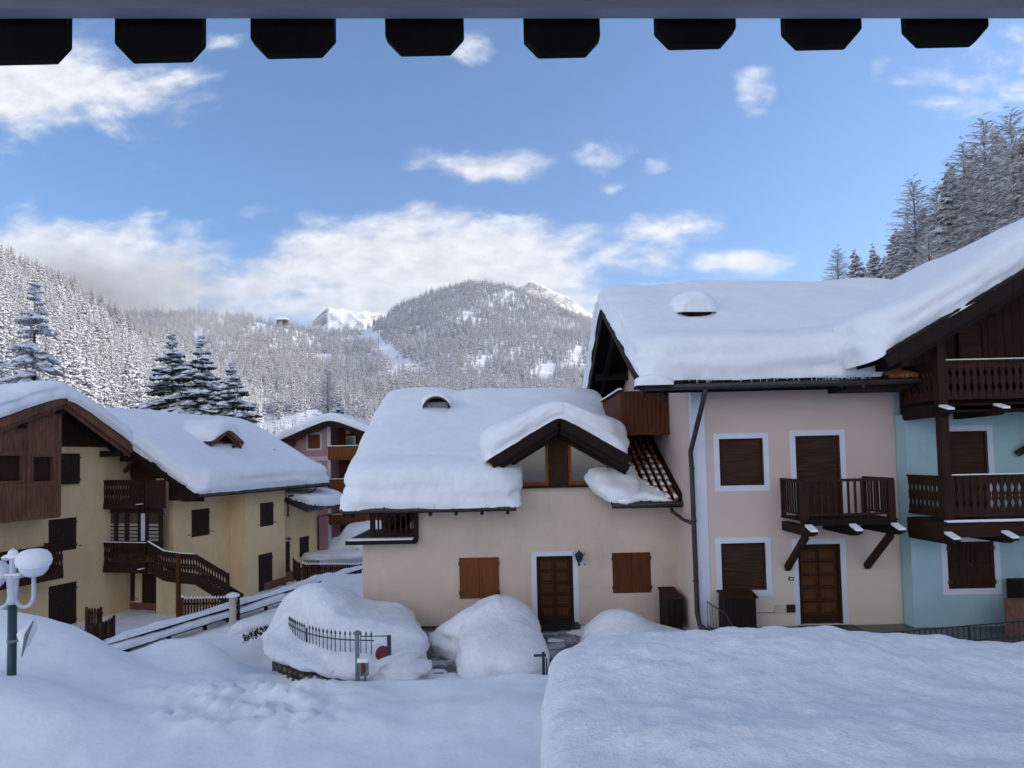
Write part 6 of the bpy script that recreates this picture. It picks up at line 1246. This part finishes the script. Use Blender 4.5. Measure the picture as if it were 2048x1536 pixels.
m = MB(); m.tube([(q[0]+.03, 14.5, gzz-.3), (q[0]+.03, 14.5, q[2]-.17)], .025, 8); m.tube([(p[0], 14.53, q[2]-.27), (q[0]+.03, 14.5, q[2]-.27)], .016, 6); m.build('leg', STEEL, t_)
snow_mass('snow_cover', [(q[0]-.12, 14.38), (q[0]+.13, 14.38), (q[0]+.13, 14.58), (q[0]-.12, 14.58)], flatbase(q[2]+.15), .16, rw=.06, rt=.08, bulge=.02, cell=.02, parent=t_, seed=79, wob=.01, soft=2, under=.01, fine=.008)
p = at(752, 1310, 14.9); m = MB(); m.lathe((0, 0, 0), [(.17, -.006), (.17, .006)], 24); rs = m.build('round_sign', flat('dark_red_paint', (.14, .012, .03), .4)); rs.location = (p[0]+.13, 15.0, p[2]+.0); rs.rotation_euler = (math.radians(78), .15, .5); tag(rs, 'dark red round sign half buried in the snow cushion', 'sign')
# brown cabinets, door mats, railings
def cabinet(x0, x1, y0, y1, z0, z1, label):
    t = empty('storage_cabinet', ((x0+x1)/2, y0, z0), label, 'cabinet', 'brown wooden cabinets by the house walls'); m = MB(); m.box(x0, x1, y0, y1, z0, z1); m.build('body', WD, t, bevel=.008)
    m = MB(); m.hexa([(x0-.05, y0-.05, z1), (x1+.05, y0-.05, z1), (x1+.05, y1, z1+.10), (x0-.05, y1, z1+.10), (x0-.05, y0-.05, z1+.03), (x1+.05, y0-.05, z1+.03), (x1+.05, y1, z1+.13), (x0-.05, y1, z1+.13)]); m.build('lid', WM, t)
    mid = (x0+x1)/2
    for a, b in ((x0+.03, mid-.005), (mid+.005, x1-.03)): m = MB(); m.box(a, b, y0-.02, y0-.001, z0+.05, z1-.04); m.build('door', WD, t)
a = FE.rect(1326, 1190, 1368, 1256); q = at(1328, 1200, 18.6); q2 = at(1369, 1200, 18.3)
cabinet(q[0]+.08, q2[0]-.02, 18.5, 19.6, -.1, at(1350, 1196, 18.5)[2]-.03, 'dark brown cabinet in the corner between peach and pink walls')
q = at(1449, 1200, 17.0); q2 = at(1512, 1200, 17.0); cabinet(q[0], q2[0], 17.0, 17.5, ZT-.04, at(1480, 1197, 17.0)[2], 'wide brown cabinet under the lower window of the pink house')
m = MB(); m.box(r_d[0]-.12, r_d[2]+.2, 16.7, 17.5, ZT-.02, ZT+.005); tag(m.build('door_mat', IRON), 'black mat in front of the pink house door', 'door mat')
m = MB(); m.box(r_pd[0]-.05, r_pd[2]+.12, 19.1, 19.75, .0, .02)
for k in range(22): x = r_pd[0]-.03+k*(r_pd[2]-r_pd[0]+.13)/22; m.box(x, x+.02, 19.1, 19.75, .02, .035)
tag(m.build('door_grate', IRON), 'ribbed metal grate before the peach house door', 'door mat')
t_ = empty('stair_railing', (at(1420, 1230, 17.2)[0], 17.2, ZT), 'small black railing sloping down beside the pink house corner', 'railing'); A1 = at(1414, 1203, 17.35); B1 = at(1452, 1228, 16.2); C1 = at(1470, 1262, 15.6)
for dz in (0, -.62): m = MB(); m.tube([A1+np.array((0, 0, dz)), B1+np.array((0, 0, dz)), C1+np.array((0, 0, dz*.6))], .016, 6); m.build('rail', IRON, t_)
for k in range(10):
    s = k/9; P_ = A1+(B1-A1)*min(1, s*1.4) if s < .714 else B1+(C1-B1)*((s-.714)/.286); m = MB(); m.tube([P_, P_+np.array((0, 0, -.68))], .009, 5); m.build('bar', IRON, t_)
t_ = empty('terrace_railing', (at(1950, 1250, 14.6)[0], 14.6, .1), 'long black iron railing at the foot of the mint house', 'railing'); a1 = at(1745, 1268, 15.3); b1 = at(2120, 1236, 15.3)
for dz in (0, -.34): m = MB(); m.tube([a1+np.array((0, 0, dz)), b1+np.array((0, 0, dz))], .018, 6); m.build('rail', IRON, t_)
for k in range(34):
    P_ = a1+(b1-a1)*((k+.5)/34); m = MB(); m.tube([P_, P_+np.array((0, 0, -.7))], .03 if k % 12 == 5 else .010, 5); m.build('bar', IRON, t_)
m = MB(); q = at(2046, 1228, 15.8); m.box(q[0], q[0]+1.2, 15.8, 16.4, -.2, q[2]+.25); tag(m.build('brick_pier', noisy('brick', (.14, .06, .045), (.24, .12, .09), 6)), 'brick pier at the right picture edge below the mint wall', 'pier')
m = MB(); q = at(2046, 1190, 16.4); m.box(q[0]+.05, q[0]+.8, 16.5, 17.0, .3, q[2]+.3); tag(m.build('wall_box', WD), 'dark box against the mint wall at the right picture edge', 'box')

# ------------------------------------------------------------------ left side: fences, guardrail, lamp
GA = at(205, 1282, 23.2); GB = at(727, 1131, 37.5); gdir = (GB-GA)/np.linalg.norm(GB-GA)
gr = empty('timber_guardrail', tuple(GA*.5+GB*.5-np.array((0, 0, 1))), 'long snow topped timber guardrail climbing beside the ramp', 'guardrail')
Lg = np.linalg.norm(GB-GA); npost = 9
for dz in (-.16, -.52): m = MB(); m.beam(GA+np.array((0, 0, dz)), GB+np.array((0, 0, dz)), .12, .12); m.build('rail', WBLK if dz < -.3 else WD, gr)
for k in range(npost): P_ = GA+(GB-GA)*((k+.5)/npost); m = MB(); m.tube([P_+np.array((.05, .08, -.12)), P_+np.array((.05, .08, -1.4))], .08, 8); m.build('post', WD, gr)
nrm = np.array((gdir[1], -gdir[0])); gp2 = np.array(GA[:2]); gd2 = gdir[:2]/np.linalg.norm(gdir[:2]); Lg2 = np.linalg.norm((GB-GA)[:2])
def gxf(s, t): return gp2[0]+s*gd2[0]+t*nrm[0], gp2[1]+s*gd2[1]+t*nrm[1]
gzf = lambda s, t: GA[2]+(GB[2]-GA[2])*s/Lg2
o = snow_mass('snow_cover', [(-.2, -.13), (Lg2, -.13), (Lg2, .13), (-.2, .13)], lambda s, t: gzf(s, t)-.12, lambda s, t: .36+.06*fbm(s*.7, 0*s, 1, 3, 4)+.25*np.exp(-((s-Lg2*.735)/.5)**2), rw=.05, rt=.07, bulge=.09, cell=.035, parent=gr, xf=gxf, seed=81, wob=.012, soft=2, under=0)
snow_mass('snow_cover', [(-.2, -.14), (Lg2*.66, -.14), (Lg2*.66, .20), (-.2, .20)], lambda s, t: gzf(s, t)-.48, lambda s, t: .32+.06*fbm(s*.8, 0*s, 3, 3, 6), rw=.05, rt=.07, bulge=.08, cell=.04, parent=gr, xf=gxf, seed=82, wob=.012, soft=2)
def picket(name, a, b, zt, h, label, n, snow=True, lean=0):
    a, b = Vector(a), Vector(b); t = empty(name, tuple((a+b)/2-Vector((0, 0, h))), label, 'fence', 'brown picket fences round the yellow house'); d = (b-a); u = d.normalized(); nn = Vector((u.y, -u.x, 0)).normalized()
    for dz in (.25, .75): m = MB(); m.beam(a-Vector((0, 0, h*(1-dz)))-nn*.0, b-Vector((0, 0, h*(1-dz))), .05, .08); m.build('rail', WM, t)
    w_ = d.length/n*.36
    for k in range(n):
        c = a+d*((k+.5)/n); big = k in (0, n-1); ww = w_*(1.3 if big else 1); hh = .06 if big else 0; m = MB()
        pts = [c-u*ww-Vector((0, 0, h)), c+u*ww-Vector((0, 0, h)), c+u*ww-Vector((0, 0, .08-hh)), c+u*ww*.5+Vector((0, 0, hh)), c-u*ww*.5+Vector((0, 0, hh)), c-u*ww-Vector((0, 0, .08-hh))]
        m.prism([p+nn*.03 for p in pts], nn*.03); m.build('picket', WM if k % 3 else WR, t)
        if snow: s_ = MB(); s_.lathe(tuple(c+nn*.04+Vector((0, 0, hh-.03))), [(ww*.9, 0), (ww*1.1, .04), (ww*.6, .09), (.01, .11)], 6); s_.build('snow_cap', SNOW, t, smooth=True)
    return t
a1 = at(140, 1256, 23.6); b1 = at(228, 1214, 26.3); picket('picket_fence', (a1[0], 23.6, -1.05), (b1[0], 26.3, -1.0), 0, .95, 'brown picket fence left of the yellow house door', 15, snow=False)
a1 = at(172, 1216, 27.6); b1 = at(206, 1216, 27.5); picket('picket_fence', (a1[0], 27.6, a1[2]), (b1[0], 27.5, b1[2]), 0, .9, 'short picket fence standing behind the other one left of the door', 6, snow=False)
a1 = at(362, 1196, 27.8); b1 = at(480, 1194, 28.6); picket('picket_fence', a1, b1, 0, 1.0, 'snow capped picket fence below the outside stair', 20)
a1 = at(569, 1134, 36); b1 = at(602, 1128, 35.0); picket('picket_fence', (a1[0], 37.5, b1[2]-.02), b1, 0, 1.1, 'picket fence return beside the far door of the yellow house', 9, snow=False)
a1 = at(603, 1128, 35.0); b1 = at(722, 1128, 38.5); picket('picket_fence', a1, b1, 0, .95, 'far picket fence running right from the yellow house to the peach wall', 30)
q = at(465, 1191, 27.2); m = MB(); m.tube([(q[0], 27.2, -2.2), (q[0], 27.2, q[2]-.05)], .14, 10); t_ = m.build('bollard', CREAM); tag(t_, 'short round bollard with a cap of snow by the guardrail', 'bollard'); snow_mass('snow_cover', ell(q[0], 27.2, .22, .22, 16, 2), flatbase(q[2]-.06), .22, rw=.08, rt=.12, bulge=.03, cell=.03, parent=t_, seed=85, wob=.01, soft=2)
# street lamp
LX = at(25, 1200, 12)[0]; LYY = 12.0; zt = at(26, 1104, 12)[2]; lamp = empty('street_lamp', (LX, LYY, 0), 'street lamp with dark green post and two globes capped in snow', 'street lamp')
zcol = at(25, 1206, 12)[2]; m = MB(); m.tube([(LX, LYY, 0), (LX, LYY, zcol)], .073, 16); m.build('post', GREEN, lamp, smooth=True)
m = MB(); m.lathe((LX, LYY, zcol), [(.085, -.02), (.09, .07), (.078, .08), (.078, .42), (.085, .45), (.055, .52), (.055, .82), (.045, .86), (.045, .95), (.02, 1.0)], 16); m.build('mast_head', LAMPW, lamp, smooth=True)
for z in (zcol+.45, zcol+.78): m = MB(); m.box(LX-.17, LX+.17, LYY-.06, LYY+.06, z, z+.05); m.build('clamp', LAMPW, lamp, bevel=.01)
snow_mass('snow_cover', [(LX-.17, LYY-.08), (LX+.17, LYY-.08), (LX+.17, LYY+.08), (LX-.17, LYY+.08)], flatbase(zcol+.5), .12, rw=.04, rt=.05, bulge=.015, cell=.018, parent=lamp, seed=86, wob=.02, soft=1, fine=.01)
snow_mass('snow_cover', [(LX-.17, LYY-.08), (LX+.17, LYY-.08), (LX+.17, LYY+.08), (LX-.17, LYY+.08)], flatbase(zcol+.83), .16, rw=.04, rt=.05, bulge=.015, cell=.018, parent=lamp, seed=87, wob=.02, soft=1, fine=.01)
m = MB(); m.lathe((LX, LYY, zt-.10), [(.03, -.06), (.075, 0), (.088, .06), (.07, .12), (.02, .15)], 14); m.build('snow_cap', SNOW, lamp, smooth=True)
for s, (gx, gy2) in ((1, (68, 1124)), (-1, (-18, 1148))):
    c = at(gx, gy2, 12); cx, cz = c[0], c[2]; pts = []
    for j in range(13): t = j/12*math.pi; pts.append(((LX+s*.05+cx)/2-math.cos(t)*(cx-LX-s*.05)/2, LYY, zcol+.12-math.sin(t)*.20))
    pts = [(LX+s*.08, LYY, zcol+.45)]+pts+[(cx, LYY, cz-.26)]; m = MB(); m.tube(pts, .036, 10); m.build('arm', LAMPW, lamp, smooth=True)
    m = MB(); m.lathe((cx, LYY, cz), [(.06, -.27), (.14, -.245), (.22, -.15), (.245, -.03), (.22, .09), (.15, .17), (.02, .21)], 24); gl = m.build('globe', GLOBE, lamp, smooth=True)
    m = MB(); pr = [(.205, -.12), (.262, -.06), (.285, .03), (.262, .13), (.20, .20), (.11, .235), (.01, .245)]; m.lathe((cx, LYY, cz), pr, 28); sc_ = m.build('snow_cap', SNOWR, gl, smooth=True)
    for v in sc_.data.vertices:
        w0 = v.co; f = 1+.035*float(vn(np.array(w0.x*7), np.array(w0.y*7), np.array(w0.z*7), 3)); 
        v.co.x = cx-LX+(w0.x-(cx-LX))*f; v.co.y = w0.y*f
q = at(55, 1280, 11.9); sg = empty('road_sign', (q[0], 11.9, q[2]), 'road sign seen almost edge on, plastered with snow, on the lamp post', 'sign')
m = MB(); a = at(70, 1238, 12.2); b = at(45, 1313, 11.8); c = at(47, 1272, 11.4); tri3 = [a, b, np.array((c[0], 11.45, c[2]))]; nn = np.cross(tri3[1]-tri3[0], tri3[2]-tri3[0]); nn /= np.linalg.norm(nn); m.prism(tri3, nn*.02); m.build('plate', STEEL, sg)
s_ = MB(); P0, P1 = at(66, 1245, 12.15), at(46, 1300, 11.85); s_.tube([P0+np.array((0, 0, .05)), P0*.8+P1*.2, P0*.55+P1*.45+np.array((-.03, -.05, 0)), P0*.25+P1*.75, P1], [.05, .11, .13, .085, .02], 12); s_.build('snow_cover', SNOWR, sg, smooth=True)
m = MB(); z_ = at(40, 1281, 12)[2]; m.tube([(LX, LYY, z_), (q[0]-.02, 11.95, z_)], .015, 6); m.lathe((LX, LYY, z_-.03), [(.082, 0), (.082, .05)], 14); m.build('bracket', STEEL, sg)
# dark shrub poking out of the bank, left
q = at(355, 1312, 17.2); m = MB(); rb = random.Random(4)
for k in range(240):
    s = rb.uniform(-1, 1); x = q[0]+s*.36; z = q[2]+s*.16+rb.uniform(-.10, .08); y = 17.0+rb.uniform(-.15, .1); d = [rb.uniform(-.05, .05) for _ in range(6)]; m.add([(x, y, z), (x+d[0]+.03, y+d[1], z+d[2]), (x+d[3], y+d[4], z+d[5]+.05)], [(0, 1, 2)])
tag(m.build('shrub', NEEDLE), 'small dark shrub showing through the snow bank below the guardrail', 'shrub')
q = at(435, 1262, 20.5); m = MB(); P0_, P1_ = at(486, 1274, 19.3), at(545, 1252, 20.4)
for k in range(260):
    s = rb.random(); c_0 = P0_+(P1_-P0_)*s; d = [rb.uniform(-.06, .06) for _ in range(6)]; x, y, z = c_0[0], c_0[1], c_0[2]+rb.uniform(-.16, .04); m.add([(x, y, z), (x+d[0]+.04, y+d[1], z+d[2]), (x+d[3], y+d[4], z+d[5]+.05)], [(0, 1, 2)])
tag(m.build('shrub', NEEDLE), 'dark strip of low shrub under drifted snow left of the planter', 'shrub')
a = at(485, 1262, 19.6); b = at(548, 1238, 21.0); mound('snow_drift', [(a[0]-.5, 19.4), (b[0]+.3, 20.5), (b[0]+.6, 21.8), (a[0]+.2, 21.2), (a[0]-.6, 20.6)], lambda x, y: at(515, 1262, 20.0)[2]-.0+.05*(x-a[0]), .42, 'rounded drift of snow on the low wall left of the planter', rw=.3, rt=.4, bulge=.08, cell=.06, seed=93)
# snow-buried car and heaps by the chalet
q = at(715, 1050, 42.5); t_ = mound('snow_buried_car', [(q[0]-1.6, 41.4), (q[0]+2.6, 41.4), (q[0]+2.6, 43.4), (q[0]-1.6, 43.4)], flatbase(-.7), lambda x, y: 1.0+.85*sst((x-q[0]+1.0)/.6), 'rounded car shape buried in snow in front of the pink chalet', 'car', rw=.4, rt=.6, bulge=.1, cell=.09, seed=95, soft=8)
q = at(665, 1085, 40.5); mound('snow_heap', ell(q[0], 40.5, 2.0, .9, 20), flatbase(-.95), .45, 'low lumpy snow heap in front of the buried car', rw=.3, rt=.5, bulge=.05, cell=.08, seed=96, wob=.2, lump=.2)
q = at(680, 1150, 30.0); mound('snow_heap', [(at(600, 1200, 27)[0], 26.5), (EXL-.02, 24.5), (EXL-.02, 32), (at(650, 1160, 31)[0], 31.5)], flatbase(-1.1), lambda x, y: .75+.75*sst((x-EXL+1.6)/1.3), 'dirty ploughed snow heap leaning on the left wall of the peach house', rw=.35, rt=.9, bulge=.04, cell=.07, seed=97, wob=.15, fine=.06, lump=.15)

# ------------------------------------------------------------------ nearest things
def Tbig(x, y):
    return 2.56+.10*fbm(x*.55, y*.8, 0, 4, 2)-.08*sst((1.8-x)/1.6)-.28*sst((x-2.8)/5)
bb = snow_mass('snow_bank', [(.12, 3.0), (14, 3.0), (14, 8.4), (8, 8.7), (4.2, 8.8), (2.6, 8.6), (.95, 8.55), (.42, 8.0), (.30, 6.8)], flatbase(.2), Tbig, rw=.13, rt=.26, bulge=.06, cell=.032, seed=101, strata=.03, wallf=.92, wob=.04, fine=.03, mat=SNOWC, soft=6, lump=.015, grain=.022, core=False)
tag(bb, 'huge smooth bank of snow filling the lower right corner', 'snow bank')
# hanging canopy boards overhead, plus an added grey strip for the padded top edge
edges = [(-50, 131, 132), (228, 403, 128), (500, 667, 119), (770, 927, 114), (1048, 1201, 118), (1313, 1474, 101), (1571, 1726, 102), (1816, 1981, 97), (2072, 2230, 95)]
YV = 1.7; cp = empty('canopy', (0, YV, 6), 'own roof edge overhead with added grey strip and a row of black hanging boards', 'canopy')
for (x0, x1, yb) in edges:
    xa, xb = at(x0, 80, YV)[0], at(x1, 80, YV)[0]; zb = at((x0+x1)/2, yb, YV+.03)[2]; zt2 = at((x0+x1)/2, -60, YV)[2]; cx_ = .038
    m = MB(); m.prism([(xa, YV, zt2), (xa, YV, zb+cx_*1.1), (xa+cx_, YV, zb), (xb-cx_, YV, zb), (xb, YV, zb+cx_*1.1), (xb, YV, zt2)], (0, .03, 0)); m.build('board', WBLK, cp, bevel=.003)
xl = at(-400, 37, YV-.02); xr = at(2450, 37, YV-.02); m = MB(); m.beam((xl[0], YV-.04, xl[2]+.06), (xr[0], YV-.04, xr[2]+.06), .04, .12); m.build('fascia', noisy('grey_edge_strip', (.16, .17, .21), (.22, .23, .28), 2, .6, stretch=(.3, 1, 8)), cp)  # fascia here is an added strip in place of streaky edge padding
m = MB(); m.beam((xl[0], YV-.7, xl[2]+.30), (xr[0], YV-.7, xr[2]+.30), 1.5, .05); m.build('soffit', WBLK, cp)
# ------------------------------------------------------------------ haze in the valley
hz = MB(); hz.box(-4600, 4600, -420, 6200, -130, 1000); HZ = bpy.data.materials.new('haze'); HZ.use_nodes = True; nt = HZ.node_tree; nt.nodes.clear()
ho_ = N(nt, 'ShaderNodeOutputMaterial'); pv = N(nt, 'ShaderNodeVolumePrincipled'); pv.inputs['Color'].default_value = (.80, .87, 1, 1); pv.inputs['Density'].default_value = .00011; pv.inputs['Anisotropy'].default_value = .3; nt.links.new(pv.outputs[0], ho_.inputs['Volume'])
o = hz.build('haze', HZ); tag(o, kind='stuff')

# low cloud drifting over the left hill and before the far mountain
def mist(name, c, r, dens, seed, label):
    bm = MB(); 
    n, k = 10, 16; prof = []
    for i in range(n+1): a = math.pi*i/n; prof.append((max(math.sin(a), .01), -math.cos(a)))
    b0 = MB(); b0.lathe((0, 0, 0), prof, k); o = b0.build(name, bpy.data.materials.new(name)); o.location = c; o.scale = r; m_ = o.data.materials[0]; m_.use_nodes = True; nt = m_.node_tree; nt.nodes.clear()
    out = N(nt, 'ShaderNodeOutputMaterial'); pv = N(nt, 'ShaderNodeVolumePrincipled'); pv.inputs['Color'].default_value = (.97, .97, .98, 1); pv.inputs['Anisotropy'].default_value = .2
    tc = N(nt, 'ShaderNodeTexCoord'); ln = N(nt, 'ShaderNodeVectorMath', operation='LENGTH'); nt.links.new(tc.outputs['Object'], ln.inputs[0])
    g = N(nt, 'ShaderNodeNewGeometry'); nz = N(nt, 'ShaderNodeTexNoise', i_Scale=seed, i_Detail=4.0, i_Roughness=.6); nt.links.new(g.outputs['Position'], nz.inputs['Vector'])
    f = M2(nt, 'SUBTRACT', M2(nt, 'ADD', M2(nt, 'SUBTRACT', 1.0, ln.outputs['Value']), M2(nt, 'MULTIPLY', nz.outputs[0], 1.5)), .95, clamp=True)
    nt.links.new(M2(nt, 'MULTIPLY', f, dens), pv.inputs['Density']); nt.links.new(pv.outputs[0], out.inputs['Volume']); tag(o, kind='stuff')
c = at(190, 585, 400); mist('low_cloud', c, (150, 60, 34), .030, .022, '')
c = at(1110, 655, 1300); mist('low_cloud', c, (120, 60, 32), .012, .014, '')
c = at(420, 650, 900); mist('low_cloud', c, (120, 80, 40), .012, .010, '')
